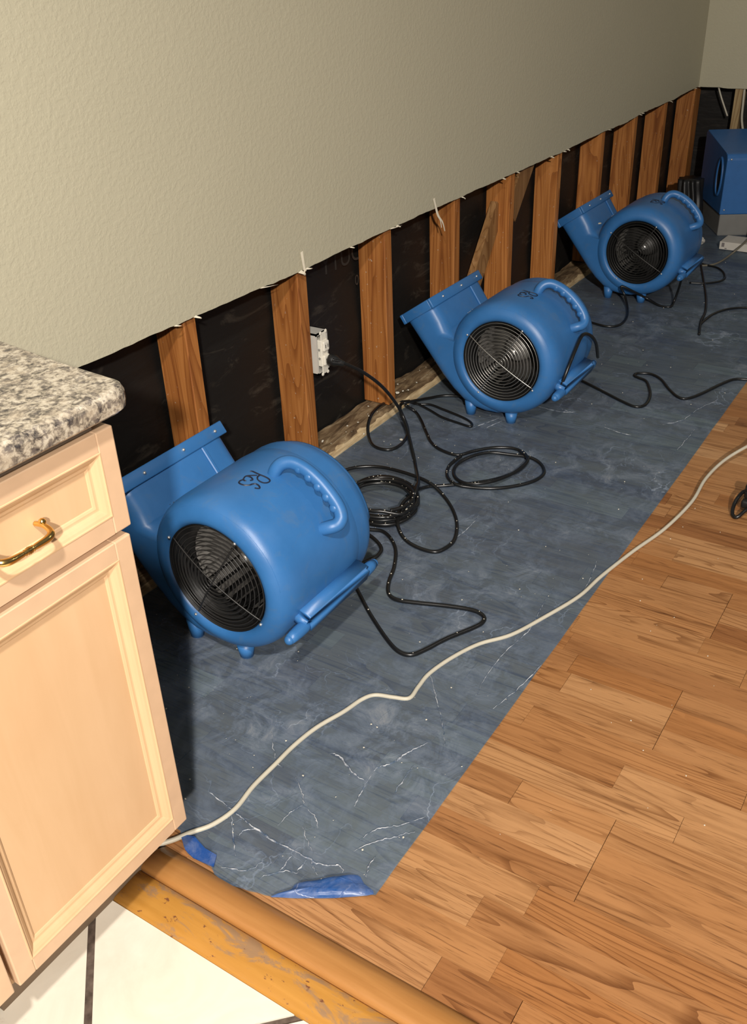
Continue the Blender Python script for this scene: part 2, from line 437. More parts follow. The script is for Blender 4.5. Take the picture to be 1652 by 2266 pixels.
# world-space paths of cords, film tear and creases (metres)
DATA = {"torn":[[0.6837,-0.5364],[0.6644,-0.5645],[0.6594,-0.5856],[0.6612,-0.6046],[0.6627,-0.6256],[0.6528,-0.6353],[0.6512,-0.6534],[0.6528,-0.6678],[0.6577,-0.6986],[0.6679,-0.7323],[0.6766,-0.7481],[0.6875,-0.7696],[0.7043,-0.7977],[0.7256,-0.8298],[0.7407,-0.8483],[0.7513,-0.8634]],"flap":[[0.6663,-0.7339,0.003],[0.6913,-0.7522,0.003],[0.7066,-0.7539,0.003],[0.7288,-0.7806,0.003],[0.7523,-0.8047,0.003],[0.7664,-0.8263,0.003],[0.7592,-0.8418,0.003],[0.7508,-0.8649,0.003],[0.7238,-0.8312,0.003],[0.7026,-0.7992,0.003],[0.6858,-0.7711,0.003],[0.6746,-0.7499,0.003]],"creases":[[[0.7777,-0.5158,0.002],[0.7684,-0.5671,0.002],[0.7609,-0.607,0.002],[0.7525,-0.6668,0.002],[0.7535,-0.7133,0.002],[0.7545,-0.766,0.002],[0.7672,-0.7908,0.002],[0.7583,-0.8043,0.002]],[[0.7597,-0.5808,0.002],[0.7291,-0.6084,0.002],[0.6986,-0.6398,0.002]],[[0.7279,-0.6217,0.002],[0.742,-0.6184,0.002],[0.7566,-0.6352,0.002]],[[0.8799,-0.6235,0.002],[0.8566,-0.6533,0.002],[0.8367,-0.6699,0.002],[0.8123,-0.6615,0.002],[0.7795,-0.662,0.002]],[[0.8367,-0.6699,0.002],[0.824,-0.7052,0.002],[0.8092,-0.7197,0.002]],[[0.8001,-0.6966,0.002],[0.7787,-0.7221,0.002],[0.7657,-0.7449,0.002]],[[0.955,-0.6418,0.002],[0.958,-0.6609,0.002],[0.9376,-0.7036,0.002],[0.933,-0.7309,0.002]],[[0.9549,-0.7329,0.002],[0.9717,-0.7345,0.002],[0.9917,-0.7503,0.002],[1.024,-0.7591,0.002],[1.0546,-0.7735,0.002],[1.0662,-0.779,0.002]],[[0.9549,-0.7329,0.002],[0.9076,-0.7395,0.002],[0.8768,-0.7459,0.002]],[[0.8015,-0.7939,0.002],[0.8335,-0.8141,0.002],[0.8627,-0.8404,0.002],[0.8857,-0.8599,0.002]],[[0.819,-0.7898,0.002],[0.8565,-0.8032,0.002],[0.8779,-0.8275,0.002],[0.9191,-0.859,0.002]],[[0.6708,-0.6331,0.002],[0.6857,-0.6723,0.002],[0.7114,-0.6831,0.002]],[[0.6838,-0.6972,0.002],[0.7127,-0.7209,0.002],[0.7224,-0.7441,0.002]],[[0.7126,-0.7171,0.002],[0.7443,-0.7163,0.002]],[[0.7208,-0.7414,0.002],[0.7479,-0.7405,0.002]],[[0.7703,-0.8381,0.002],[0.7908,-0.8303,0.002],[0.8127,-0.831,0.002]],[[0.9363,-0.7881,0.002],[0.986,-0.7856,0.002],[1.0069,-0.7852,0.002]],[[0.7556,-0.7426,0.002],[0.7438,-0.7587,0.002],[0.7351,-0.7723,0.002]],[[1.2307,-0.6889,0.002],[1.1753,-0.735,0.002],[1.1227,-0.7767,0.002],[1.0758,-0.8091,0.002]],[[1.2118,-0.7976,0.002],[1.2881,-0.7879,0.002],[1.3677,-0.7885,0.002],[1.4502,-0.8003,0.002],[1.5428,-0.7897,0.002],[1.616,-0.7843,0.002]],[[1.2013,-0.8405,0.002],[1.2832,-0.8575,0.002],[1.3655,-0.8678,0.002]],[[2.4677,-0.3678,0.002],[2.4637,-0.4432,0.002],[2.4858,-0.4847,0.002]],[[2.4873,-0.4185,0.002],[2.4712,-0.4978,0.002]],[[2.4272,-0.592,0.002],[2.412,-0.6451,0.002],[2.4122,-0.6824,0.002]],[[2.521,-0.7349,0.002],[2.578,-0.7769,0.002],[2.6764,-0.7946,0.002],[2.7691,-0.8295,0.002]],[[2.3564,-0.8191,0.002],[2.4684,-0.8228,0.002],[2.5518,-0.824,0.002]],[[2.2308,-0.2585,0.002],[2.3405,-0.3001,0.002]],[[2.2495,-0.2933,0.002],[2.3239,-0.3156,0.002]],[[0.945,-0.5193,0.002],[0.8958,-0.5676,0.002],[0.8848,-0.5909,0.002]],[[1.6317,-0.8462,0.002],[1.7063,-0.8379,0.002],[1.7625,-0.8269,0.002]],[[1.6908,-0.5026,0.002],[1.7522,-0.5072,0.002],[1.8104,-0.5022,0.002]]],"cords":{"loop_small":[[2.3012,-0.0096,0.012],[2.2689,0.0005,0.02],[2.2335,0.0201,0.03],[2.1663,0.0129,0.045],[2.1012,0.0004,0.045],[2.0567,-0.0146,0.03],[2.0322,-0.0335,0.008],[1.9982,-0.072,0.006],[1.9933,-0.1109,0.006],[2.0131,-0.1314,0.006],[2.055,-0.1334,0.006],[2.0984,-0.1226,0.008],[2.1151,-0.1143,0.02],[2.1407,-0.0882,0.035],[2.1796,-0.0509,0.04],[2.2159,-0.0319,0.04],[2.2142,-0.0503,0.05]],"strand_to_fan":[[2.267,-0.0301,0.03],[2.3032,-0.038,0.02],[2.3576,-0.0507,0.008],[2.3932,-0.075,0.006],[2.4125,-0.1114,0.006],[2.4189,-0.137,0.006]],"thin_loop":[[2.3061,-0.0036,0.006],[2.3034,-0.0377,0.006],[2.3186,-0.0728,0.006],[2.3075,-0.1223,0.006],[2.2897,-0.1885,0.006],[2.2732,-0.2304,0.006],[2.2535,-0.2529,0.006],[2.2397,-0.2506,0.006],[2.2445,-0.2126,0.006],[2.2563,-0.1506,0.006],[2.2807,-0.0972,0.006],[2.3017,-0.0475,0.006],[2.3092,-0.0225,0.006]],"run":[[2.2353,-0.0343,0.03],[2.2532,-0.0581,0.006],[2.2113,-0.1025,0.006],[2.1507,-0.1542,0.006],[2.094,-0.2054,0.006],[2.0672,-0.2523,0.006],[2.0629,-0.3067,0.006],[2.1066,-0.3352,0.006],[2.1507,-0.3745,0.006],[2.1723,-0.4249,0.006],[2.1559,-0.4674,0.006],[2.114,-0.4915,0.006],[2.0546,-0.49,0.006],[1.9927,-0.462,0.006],[1.9437,-0.4191,0.006],[1.8989,-0.3651,0.006],[1.8607,-0.3175,0.006],[1.7801,-0.3255,0.03]],"ring2":[[2.0493,-0.3241,0.014],[1.997,-0.3167,0.006],[1.9449,-0.3375,0.006],[1.9087,-0.3793,0.01],[1.9186,-0.4225,0.006],[1.9427,-0.477,0.006],[1.9839,-0.5231,0.006],[2.0322,-0.5524,0.006],[2.0807,-0.5567,0.006],[2.1234,-0.5284,0.006],[2.134,-0.4918,0.012],[2.1207,-0.439,0.014],[2.0964,-0.3858,0.018],[2.0477,-0.3552,0.02],[2.0027,-0.3387,0.014],[1.9598,-0.3493,0.012],[1.9228,-0.3814,0.016],[1.9082,-0.4228,0.022],[1.9373,-0.4649,0.024],[2.0097,-0.4915,0.018],[2.0791,-0.502,0.02],[2.1132,-0.4935,0.022],[2.1522,-0.454,0.012]],"bigloop":[[1.7607,-0.0733,0.02],[1.8062,-0.09,0.02],[1.8506,-0.1189,0.02],[1.879,-0.1746,0.02],[1.8735,-0.2603,0.025],[1.8582,-0.3339,0.025],[1.8414,-0.3821,0.01],[1.7944,-0.4361,0.006],[1.7374,-0.4783,0.006],[1.6756,-0.5047,0.006],[1.6347,-0.5048,0.006],[1.6061,-0.4899,0.006],[1.6025,-0.4476,0.006],[1.6128,-0.4055,0.01],[1.6358,-0.3735,0.02],[1.6666,-0.3528,0.03],[1.7122,-0.3397,0.04],[1.7616,-0.3366,0.04],[1.816,-0.3216,0.04]],"lower":[[1.6023,-0.2519,0.006],[1.6125,-0.2982,0.006],[1.6225,-0.3346,0.006],[1.6018,-0.3731,0.006],[1.5643,-0.4083,0.006],[1.5041,-0.4405,0.006],[1.4485,-0.4607,0.006],[1.4114,-0.4836,0.006],[1.4012,-0.5109,0.006],[1.4131,-0.5535,0.006],[1.4361,-0.6175,0.006],[1.4493,-0.6699,0.006],[1.4426,-0.6986,0.006],[1.425,-0.7075,0.006],[1.3983,-0.7001,0.006],[1.3403,-0.6698,0.006],[1.2841,-0.6478,0.006],[1.2568,-0.6313,0.006],[1.2532,-0.6046,0.006],[1.2737,-0.5647,0.006],[1.3268,-0.4907,0.006],[1.3835,-0.4221,0.006],[1.4183,-0.3816,0.006],[1.4408,-0.3553,0.006]],"short_curl":[[1.5704,-0.2739,0.016],[1.5804,-0.3146,0.016],[1.5674,-0.351,0.016],[1.5439,-0.3818,0.016],[1.5128,-0.3901,0.016],[1.4892,-0.3827,0.016],[1.4658,-0.3754,0.016]],"short_curl2":[[1.6092,-0.3105,0.02],[1.6089,-0.3482,0.02],[1.5847,-0.3725,0.02],[1.5437,-0.3866,0.02],[1.5155,-0.393,0.02]],"feedfloor":[[1.9845,-0.2077,0.03],[1.9353,-0.2467,0.012],[1.8244,-0.3191,0.04],[1.7617,-0.3461,0.045]],"coil":[[1.7903,-0.3361,0.006],[1.7613,-0.3495,0.006],[1.7319,-0.3564,0.006],[1.704,-0.3567,0.006],[1.6793,-0.3504,0.006],[1.6592,-0.3381,0.006],[1.645,-0.3205,0.006],[1.6373,-0.2988,0.006],[1.6368,-0.2741,0.006],[1.6435,-0.2481,0.006],[1.6572,-0.2221,0.006],[1.6772,-0.198,0.006],[1.7024,-0.1774,0.006],[1.7313,-0.1618,0.006],[1.7618,-0.1525,0.006],[1.7919,-0.1504,0.006],[1.8193,-0.1558,0.006],[1.8417,-0.1685,0.006],[1.8575,-0.1875,0.006],[1.8653,-0.2115,0.006],[1.8647,-0.2385,0.006],[1.8558,-0.2664,0.006],[1.8394,-0.2932,0.006],[1.817,-0.317,0.006],[1.7388,-0.3619,0.016],[1.7124,-0.3667,0.016],[1.6875,-0.3654,0.016],[1.6655,-0.3581,0.016],[1.6477,-0.3454,0.016],[1.6352,-0.328,0.016],[1.6286,-0.3071,0.016],[1.6286,-0.2839,0.016],[1.6351,-0.2598,0.016],[1.6479,-0.2362,0.016],[1.6663,-0.2148,0.016],[1.6892,-0.1971,0.016],[1.7153,-0.1843,0.016],[1.7426,-0.1775,0.016],[1.7694,-0.1774,0.016],[1.7936,-0.1842,0.016],[1.8132,-0.1975,0.016],[1.8268,-0.2162,0.016],[1.8334,-0.239,0.016],[1.8324,-0.2641,0.016],[1.824,-0.2897,0.016],[1.8091,-0.3137,0.016],[1.7889,-0.3346,0.016],[1.7648,-0.351,0.016],[1.711,-0.3665,0.026],[1.6865,-0.3625,0.026],[1.6648,-0.3525,0.026],[1.6471,-0.3371,0.026],[1.6344,-0.3173,0.026],[1.6277,-0.2943,0.026],[1.6272,-0.2695,0.026],[1.6331,-0.2444,0.026],[1.6453,-0.2205,0.026],[1.663,-0.1996,0.026],[1.6852,-0.183,0.026],[1.7105,-0.1721,0.026],[1.7372,-0.1678,0.026],[1.7634,-0.1705,0.026],[1.7871,-0.1803,0.026],[1.8065,-0.1965,0.026],[1.8201,-0.2178,0.026],[1.8269,-0.2428,0.026],[1.8263,-0.2694,0.026],[1.8186,-0.2957,0.026],[1.8045,-0.3198,0.026],[1.7851,-0.3399,0.026],[1.7619,-0.3549,0.026],[1.7367,-0.3639,0.026],[1.6836,-0.3623,0.036],[1.6636,-0.3521,0.036],[1.6476,-0.3369,0.036],[1.6365,-0.3178,0.036],[1.631,-0.2958,0.036],[1.6315,-0.2724,0.036],[1.638,-0.2489,0.036],[1.6503,-0.2268,0.036],[1.6676,-0.2077,0.036],[1.689,-0.193,0.036],[1.7131,-0.1837,0.036],[1.7381,-0.1807,0.036],[1.7624,-0.1843,0.036],[1.7841,-0.1944,0.036],[1.8016,-0.2104,0.036],[1.8134,-0.231,0.036],[1.8187,-0.2547,0.036],[1.8173,-0.2797,0.036],[1.8091,-0.3041,0.036],[1.7951,-0.3262,0.036],[1.7764,-0.3445,0.036],[1.7543,-0.3578,0.036],[1.7304,-0.3653,0.036],[1.7063,-0.3668,0.036],[1.6422,-0.3529,0.044],[1.6282,-0.3379,0.044],[1.6185,-0.3195,0.044],[1.6137,-0.299,0.044],[1.6142,-0.2774,0.044],[1.6201,-0.2562,0.044],[1.6309,-0.2368,0.044],[1.6462,-0.2205,0.044],[1.665,-0.2085,0.044],[1.6861,-0.2017,0.044],[1.708,-0.2007,0.044],[1.7291,-0.2057,0.044],[1.7479,-0.2165,0.044],[1.763,-0.2323,0.044],[1.7732,-0.2519,0.044],[1.7777,-0.2738,0.044],[1.7764,-0.2965,0.044],[1.7693,-0.3183,0.044],[1.7571,-0.3376,0.044],[1.7408,-0.3531,0.044],[1.7215,-0.3639,0.044],[1.7006,-0.3693,0.044],[1.6795,-0.3691,0.044],[1.6597,-0.3635,0.044],[1.6385,-0.326,0.052],[1.6292,-0.3067,0.052],[1.6246,-0.2856,0.052],[1.6252,-0.2639,0.052],[1.6308,-0.243,0.052],[1.6414,-0.2243,0.052],[1.6562,-0.209,0.052],[1.6744,-0.1984,0.052],[1.6947,-0.1933,0.052],[1.7157,-0.1941,0.052],[1.7361,-0.2008,0.052],[1.7541,-0.2131,0.052],[1.7685,-0.2302,0.052],[1.7783,-0.2507,0.052],[1.7826,-0.2731,0.052],[1.7813,-0.2958,0.052],[1.7744,-0.3171,0.052],[1.7627,-0.3355,0.052],[1.747,-0.3499,0.052],[1.7284,-0.3592,0.052],[1.7083,-0.3631,0.052],[1.6881,-0.3614,0.052],[1.6689,-0.3542,0.052],[1.652,-0.3421,0.052]],"fan2_floor":[[2.7164,-0.3708,0.006],[2.7076,-0.4099,0.006],[2.6501,-0.5147,0.006],[2.6147,-0.5784,0.006],[2.596,-0.6275,0.006],[2.6261,-0.6493,0.006],[2.7066,-0.6365,0.006],[2.7929,-0.596,0.006],[2.8126,-0.5627,0.006],[2.8244,-0.5452,0.006],[2.8483,-0.5505,0.006],[2.8597,-0.5885,0.006],[2.8314,-0.6303,0.006],[2.767,-0.6768,0.006],[2.7231,-0.7186,0.006],[2.7259,-0.7455,0.006],[2.778,-0.7717,0.006],[2.8927,-0.8095,0.006],[2.9443,-0.838,0.006],[2.962,-0.903,0.006],[2.9878,-1.0059,0.006]],"fan3_a":[[3.2501,-0.1298,0.006],[3.2312,-0.2356,0.006],[3.2162,-0.3021,0.006],[3.2457,-0.3393,0.006],[3.3218,-0.3394,0.006],[3.4137,-0.3132,0.012],[3.4747,-0.2779,0.04],[3.4739,-0.2602,0.075]],"fan3_b":[[3.4739,-0.2602,0.075],[3.4926,-0.2926,0.06],[3.5437,-0.342,0.02],[3.5233,-0.4,0.006],[3.5261,-0.4411,0.006],[3.5709,-0.4403,0.012],[3.5704,-0.4516,0.06],[3.533,-0.4688,0.12]],"fan3_c":[[4.1679,-0.3347,0.006],[4.1223,-0.3964,0.006],[4.1012,-0.4595,0.006],[4.0436,-0.503,0.006],[3.9724,-0.5275,0.006],[3.9145,-0.5193,0.006],[3.8678,-0.4779,0.006],[3.8464,-0.4201,0.006]],"fan3_d":[[4.1313,-0.3842,0.006],[4.0251,-0.4203,0.006],[3.8489,-0.4796,0.006],[3.6851,-0.5329,0.006],[3.5287,-0.5736,0.006],[3.4147,-0.5894,0.006],[3.2839,-0.6205,0.006]],"fan3_e":[[3.3913,-0.5961,0.006],[3.4519,-0.5985,0.006],[3.5235,-0.6084,0.006],[3.5956,-0.6391,0.006],[3.6417,-0.6971,0.006],[3.6759,-0.8005,0.006]],"pale":[[4.1004,-0.3969,0.006],[4.1319,-0.4321,0.006],[4.2006,-0.4516,0.006],[4.305,-0.4624,0.008],[4.338,-0.4834,0.03],[4.3939,-0.5011,0.05],[4.5128,-0.5056,0.06]],"white":[[0.6519,-0.5199,0.004],[0.671,-0.5345,0.004],[0.6944,-0.5473,0.004],[0.7259,-0.5681,0.004],[0.7706,-0.5789,0.004],[0.8247,-0.5739,0.004],[0.8858,-0.5755,0.004],[0.937,-0.5768,0.004],[0.9948,-0.5854,0.004],[1.0544,-0.6051,0.004],[1.0992,-0.6161,0.004],[1.1227,-0.6316,0.004],[1.1347,-0.6647,0.004],[1.1476,-0.6918,0.004],[1.1836,-0.6907,0.004],[1.2287,-0.69,0.004],[1.2927,-0.7055,0.004],[1.3576,-0.7328,0.004],[1.4159,-0.7755,0.004],[1.4995,-0.8087,0.004],[1.6087,-0.8449,0.004],[1.705,-0.8593,0.004],[1.8355,-0.8862,0.004],[1.9632,-0.9191,0.006],[2.1096,-0.9399,0.012],[2.2289,-0.9387,0.018],[2.3359,-0.9549,0.025],[2.4286,-0.9908,0.035],[2.5481,-1.0427,0.04]],"edge":[[2.1645,-1.0665,0.06],[2.1707,-1.0526,0.045],[2.1745,-1.0431,0.035],[2.1519,-1.0381,0.03],[2.1379,-1.0352,0.02],[2.1198,-1.0365,0.012],[2.1053,-1.0412,0.006],[2.0957,-1.0494,0.006],[2.0988,-1.057,0.01],[2.1085,-1.0626,0.016],[2.1223,-1.0686,0.02],[2.1503,-1.0766,0.02]]},"plug_edge":[[2.181,-1.0515,0.03]],"wrap2":[[2.6699,-0.4711,0.1108],[2.5681,-0.497,0.1942],[2.5116,-0.497,0.2383],[2.4715,-0.4886,0.2502],[2.4152,-0.4915,0.225],[2.3739,-0.492,0.1923],[2.3542,-0.4843,0.1501],[2.3631,-0.4667,0.1111],[2.3811,-0.447,0.0829]],"feed":[[1.8597,-0.045,0.3121],[1.8812,-0.065,0.2994],[1.9264,-0.09,0.2636],[1.9812,-0.11,0.2093],[2.0321,-0.12,0.1458],[2.0689,-0.13,0.0774]]}
MARK = [[(0.1437, 88.42), (0.1452, 90.07), (0.1438, 93.53), (0.1431, 96.78), (0.1438, 100.15), (0.1438, 102.95), (0.1421, 104.98), (0.1381, 105.82), (0.1317, 105.51), (0.1266, 104.1), (0.1253, 101.67), (0.127, 99.42), (0.1307, 97.76), (0.1364, 96.82), (0.1423, 97.0)], [(0.1378, 95.69), (0.1328, 93.49), (0.126, 90.79), (0.1197, 90.28), (0.1112, 91.5)], [(0.1112, 91.5), (0.1093, 93.18), (0.1102, 94.21)], [(0.1255, 91.21), (0.1258, 93.39), (0.1238, 95.49), (0.1201, 96.75), (0.1156, 95.98)], [(0.1104, 91.74), (0.1047, 90.91), (0.099, 91.39), (0.0955, 93.53), (0.0964, 96.54), (0.1024, 98.9), (0.1085, 99.71), (0.1132, 100.94), (0.1137, 103.11), (0.1108, 105.16), (0.1072, 105.66), (0.1038, 104.58), (0.1021, 103.4)]]

# ================================================================ SETTING
# ---- wood floor: strips over a base
floor = boxo('floor', (0.657, 5.3, -3.4, 0.10, -0.06, -0.0088), 'subfloor')
tag(floor, kind='structure')
SW = 0.0595
unit = bmesh.new(); box(unit, -0.5, 0.5, -0.5, 0.5, -1.0, 0.0)
ume = bpy.data.meshes.new('floor_strip'); unit.to_mesh(ume); unit.free(); ume.materials.append(M['oak_strip'])
rest_v, rest_f = [], []
n_strip = 0
rs = random.Random(11)
row = 0
x = 0.657
while x < 5.2:
    board = (row - 1) // 3                    # boards are three strips wide; their ends line up
    ycut = [-1.125] if board % 2 == 1 else [-0.42, -1.62]
    cuts = set([0.0, -3.4] + ycut)
    segs = sorted([0.0, -3.4] + ycut, reverse=True)
    for hi, lo in zip(segs, segs[1:]):
        y = hi - rs.uniform(0.05, 0.40)
        while y > lo + 0.12:
            cuts.add(y); y -= rs.uniform(0.27, 0.44)
    cs = sorted(cuts, reverse=True)
    ymin = -1.47 + (x - 0.838) * 0.246
    for hi, lo in zip(cs, cs[1:]):
        g = 0.0005 if (hi in ycut or lo in ycut) else 0.00015
        x0, x1, y0, y1 = x + 0.00015, x + SW - 0.00015, lo + g, hi - g
        if hi > ymin and n_strip < 298:
            o = bpy.data.objects.new('floor_strip', ume)
            col.objects.link(o)
            o.location = ((x0 + x1) / 2, (y0 + y1) / 2, rs.uniform(-0.0002, 0.0))
            o.scale = (x1 - x0, y1 - y0, 0.0085)
            o.parent = floor
            n_strip += 1
        else:
            b = len(rest_v)
            rest_v += [(x0, y0, 0), (x1, y0, 0), (x1, y1, 0), (x0, y1, 0), (x0, y0, -.0085), (x1, y0, -.0085), (x1, y1, -.0085), (x0, y1, -.0085)]
            rest_f += [(b, b+1, b+2, b+3), (b, b+4, b+5, b+1), (b+1, b+5, b+6, b+2), (b+2, b+6, b+7, b+3), (b+3, b+7, b+4, b)]
    x += SW; row += 1
tag(mesh_obj('floor_strips', rest_v, rest_f, 'oak_strip', floor), kind='stuff')

# ---- kitchen tiles laid on the diagonal
kf = boxo('floor', (-2.2, 0.543, -3.4, 0.1, -0.06, -0.003), 'grout')
tag(kf, kind='structure')
S2 = 0.431
def clip_poly(poly, f):
    out = []
    for i in range(len(poly)):
        p, q = poly[i], poly[(i + 1) % len(poly)]
        a_, b_ = f(p), f(q)
        if a_ >= 0: out.append(p)
        if a_ * b_ < 0:
            t = a_ / (a_ - b_); out.append((p[0] + (q[0] - p[0]) * t, p[1] + (q[1] - p[1]) * t))
    return out
gw = 0.0055 * math.sqrt(2)
for i in range(-3, 3):
    for j in range(-3, 3):
        d0, d1 = -1.028 + i * S2 + gw, -1.028 + (i + 1) * S2 - gw      # y - x
        s0, s1 = -0.340 + j * S2 + gw, -0.340 + (j + 1) * S2 - gw      # x + y
        P = [((s - d) / 2, (s + d) / 2) for s, d in ((s0, d0), (s1, d0), (s1, d1), (s0, d1))]
        P = clip_poly(P, lambda p: 0.540 - p[0])
        if len(P) < 3: continue
        P = clip_poly(P, lambda p: p[0] + 0.9)
        if len(P) < 3: continue
        P = clip_poly(P, lambda p: p[1] + 1.9)
        if len(P) < 3: continue
        P = clip_poly(P, lambda p: 0.0 - p[1])
        if len(P) < 3: continue
        n = len(P)
        V = [(p[0], p[1], 0.0) for p in P] + [(p[0], p[1], -0.006) for p in P]
        F = [tuple(range(n))] + [(k, (k + 1) % n, n + (k + 1) % n, n + k) for k in range(n)]
        mesh_obj('tile', V, F, 'cream_tile', kf)

# ---- threshold mouldings between tile and wood
def moulding(name, prof, mat):
    V, F = [], []
    ys = [-0.531 - 0.06 * k for k in range(30)]
    for y in ys: V += [(px, y, pz) for px, pz in prof]
    n = len(prof)
    for a_ in range(len(ys) - 1):
        for k in range(n - 1): F.append((a_ * n + k, a_ * n + k + 1, (a_ + 1) * n + k + 1, (a_ + 1) * n + k))
    F.append(tuple(range(n))); F.append(tuple((len(ys) - 1) * n + k for k in range(n))[::-1])
    o = mesh_obj(name, V, F, mat, None, True)
    tag(o, kind='structure')
    return o
moulding('trim_1', [(0.5405, -0.004), (0.541, 0.002), (0.544, 0.0045), (0.560, 0.006), (0.585, 0.0075), (0.597, 0.007), (0.5995, 0.004), (0.5995, -0.004)], 'threshold_flat')
moulding('trim_2', [(0.6003, -0.004), (0.6003, 0.0075), (0.602, 0.011), (0.607, 0.0135), (0.615, 0.0145), (0.627, 0.0145), (0.638, 0.013), (0.646, 0.009), (0.652, 0.004), (0.6562, 0.001), (0.6562, -0.004)], 'threshold_round')

# ---- long wall: cut drywall over open studs
edge_pts = [(-2.2, .566), (.95, .566), (1.25, .563), (1.43, .562), (1.60, .560), (1.83, .556), (1.95, .561), (2.23, .562), (2.64, .5625), (3.04, .5615), (3.44, .560), (3.70, .566), (3.88, .564), (4.10, .563), (4.27, .571), (4.55, .571), (4.67, .569), (4.95, .578), (5.11, .579)]
def edge_z(px, sd=0.0):
    for (xa, za), (xb, zb) in zip(edge_pts, edge_pts[1:]):
        if xa <= px <= xb:
            z = za + (zb - za) * (px - xa) / (xb - xa); break
    else: z = .57
    return z + 0.0028 * noise.noise(Vector((px * 9, sd, 0))) + 0.0016 * noise.noise(Vector((px * 37, sd, 3)))
xs = [-2.2, -1.0, 0.0] + [0.5 + 0.012 * k for k in range(385)]
xs = [q for q in xs if q < 5.108] + [5.1100]
V, F = [], []
for q in xs:
    z = edge_z(q)
    V += [(q, -0.0127, 2.45), (q, -0.0127, z), (q, -0.0005, z + 0.001), (q, -0.0005, 2.45)]
for k in range(len(xs) - 1):
    for c_ in range(4):
        F.append((k*4+c_, k*4+(c_+1) % 4, (k+1)*4+(c_+1) % 4, (k+1)*4+c_))
F += [(0, 1, 2, 3), tuple((len(xs)-1)*4 + c_ for c_ in range(4))]
wall = mesh_obj('wall_left', V, F, 'wall_paint')
tag(wall, kind='structure')

# studs (front faces on y = 0)
stud_right = [1.020, 1.430, 1.835, 2.236, 2.642, 3.036, 3.440, 3.878, 4.265, 4.674]
for xr in stud_right:
    bm = bmesh.new(); box(bm, xr - 0.038, xr, 0.0, 0.089, 0.036, 2.40, bev=0.0022, seg=1)
    bm_obj('stud', bm, 'stud_wood', wall)
bm = bmesh.new(); box(bm, 5.112, 5.205, 0.0, 0.089, 0.036, 2.40, bev=0.002, seg=1)
bm_obj('stud', bm, 'stud_wood', wall)
# diagonal let-in brace crossing behind the fifth stud
def board(name, p0, p1, w, y0, y1, mat, parent):
    p0, p1 = Vector((p0[0], 0, p0[1])), Vector((p1[0], 0, p1[1]))
    d = (p1 - p0).normalized(); nrm = Vector((-d.z, 0, d.x)) * (w / 2)
    Q = [p0 - nrm, p0 + nrm, p1 + nrm, p1 - nrm]
    V = [(q.x, y0, q.z) for q in Q] + [(q.x, y1, q.z) for q in Q]
    F = [(0, 1, 2, 3), (7, 6, 5, 4)] + [(k, (k+1) % 4, 4 + (k+1) % 4, 4 + k) for k in range(4)]
    return mesh_obj(name, V, F, mat, parent)
board('diagonal_brace', (2.690, 0.03), (3.015, 0.445), 0.072, 0.040, 0.064, 'brace_wood', wall)
board('diagonal_brace', (3.045, 0.41), (3.26, 0.66), 0.085, 0.012, 0.036, 'brace_wood', wall)

# bottom plate, rotted on top
V, F = [], []
nx, ny = 420, 9
for i in range(nx + 1):
    px = 0.66 + (5.19 - 0.66) * i / nx
    for j in range(ny + 1):
        t = j / ny
        py = -0.004 + 0.092 * t
        z = 0.033 + 0.010 * noise.noise(Vector((px * 5, py * 22, 1))) + 0.005 * noise.noise(Vector((px * 22, py * 70, 7)))
        if j == 0: z -= 0.010 + 0.010 * abs(noise.noise(Vector((px * 12, 0, 4))))
        V.append((px, py + (0.006 * noise.noise(Vector((px * 14, 2, 9))) if j < 2 else 0), max(z, 0.008)))
for i in range(nx):
    for j in range(ny):
        k = i * (ny + 1) + j
        F.append((k, k + 1, k + ny + 2, k + ny + 1))
mesh_obj('bottom_plate', V, F, 'plate_wood', wall, True)
V, F = [], []
for i in range(nx + 1):
    px = 0.66 + (5.19 - 0.66) * i / nx
    o1 = 0.004 * noise.noise(Vector((px * 16, 8, 1))); o2 = 0.006 * noise.noise(Vector((px * 31, 5, 2)))
    V += [(px, -0.010 + o1 * 0.3, 0.0), (px, -0.009 + o1, 0.012 + o2 * 0.5), (px, -0.004 + o1, 0.020 + o2), (px, 0.008 + o1 * 2, 0.026 + o2)]
for i in range(nx):
    for j in range(3):
        k = i * 4 + j
        F.append((k, k + 1, k + 5, k + 4))
mesh_obj('plate_edge', V, F, 'plate_splinter', wall, True)

# building paper behind the studs, slack between them
V, F = [], []
nx, nz = 260, 22
for i in range(nx + 1):
    px = 0.4 + (5.208 - 0.4) * i / nx
    for j in range(nz + 1):
        pz = 0.0 + 0.85 * j / nz
        V.append((px, 0.098 + 0.007 * noise.noise(Vector((px * 3, 0, pz * 9))) + 0.004 * noise.noise(Vector((px * 9 + pz * 6, 4, pz * 22))), pz))
for i in range(nx):
    for j in range(nz):
        k = i * (nz + 1) + j
        F.append((k, k + 1, k + nz + 2, k + nz + 1))
mesh_obj('building_paper', V, F, 'building_paper', wall, True)
def print_text(body, x, z, size, mirror=False, tilt=0.0):
    cu = bpy.data.curves.new('print', 'FONT'); cu.body = body; cu.size = size
    t = bpy.data.objects.new('print_tmp', cu); col.objects.link(t)
    dg = bpy.context.evaluated_depsgraph_get(); dg.update()
    me = bpy.data.meshes.new_from_object(t.evaluated_get(dg))
    bpy.data.objects.remove(t)
    o = bpy.data.objects.new('paper_print', me); col.objects.link(o)
    me.materials.clear(); me.materials.append(M['faded_print'])
    o.location = (x, 0.0865, z)
    o.rotation_euler = (R(90), R(-tilt), 0)
    if mirror: o.scale = (-1, 1, 1)
    o.parent = wall
print_text('DUTY', 2.215, 0.470, 0.075, True)
print_text('30', 2.215, 0.400, 0.042, True)

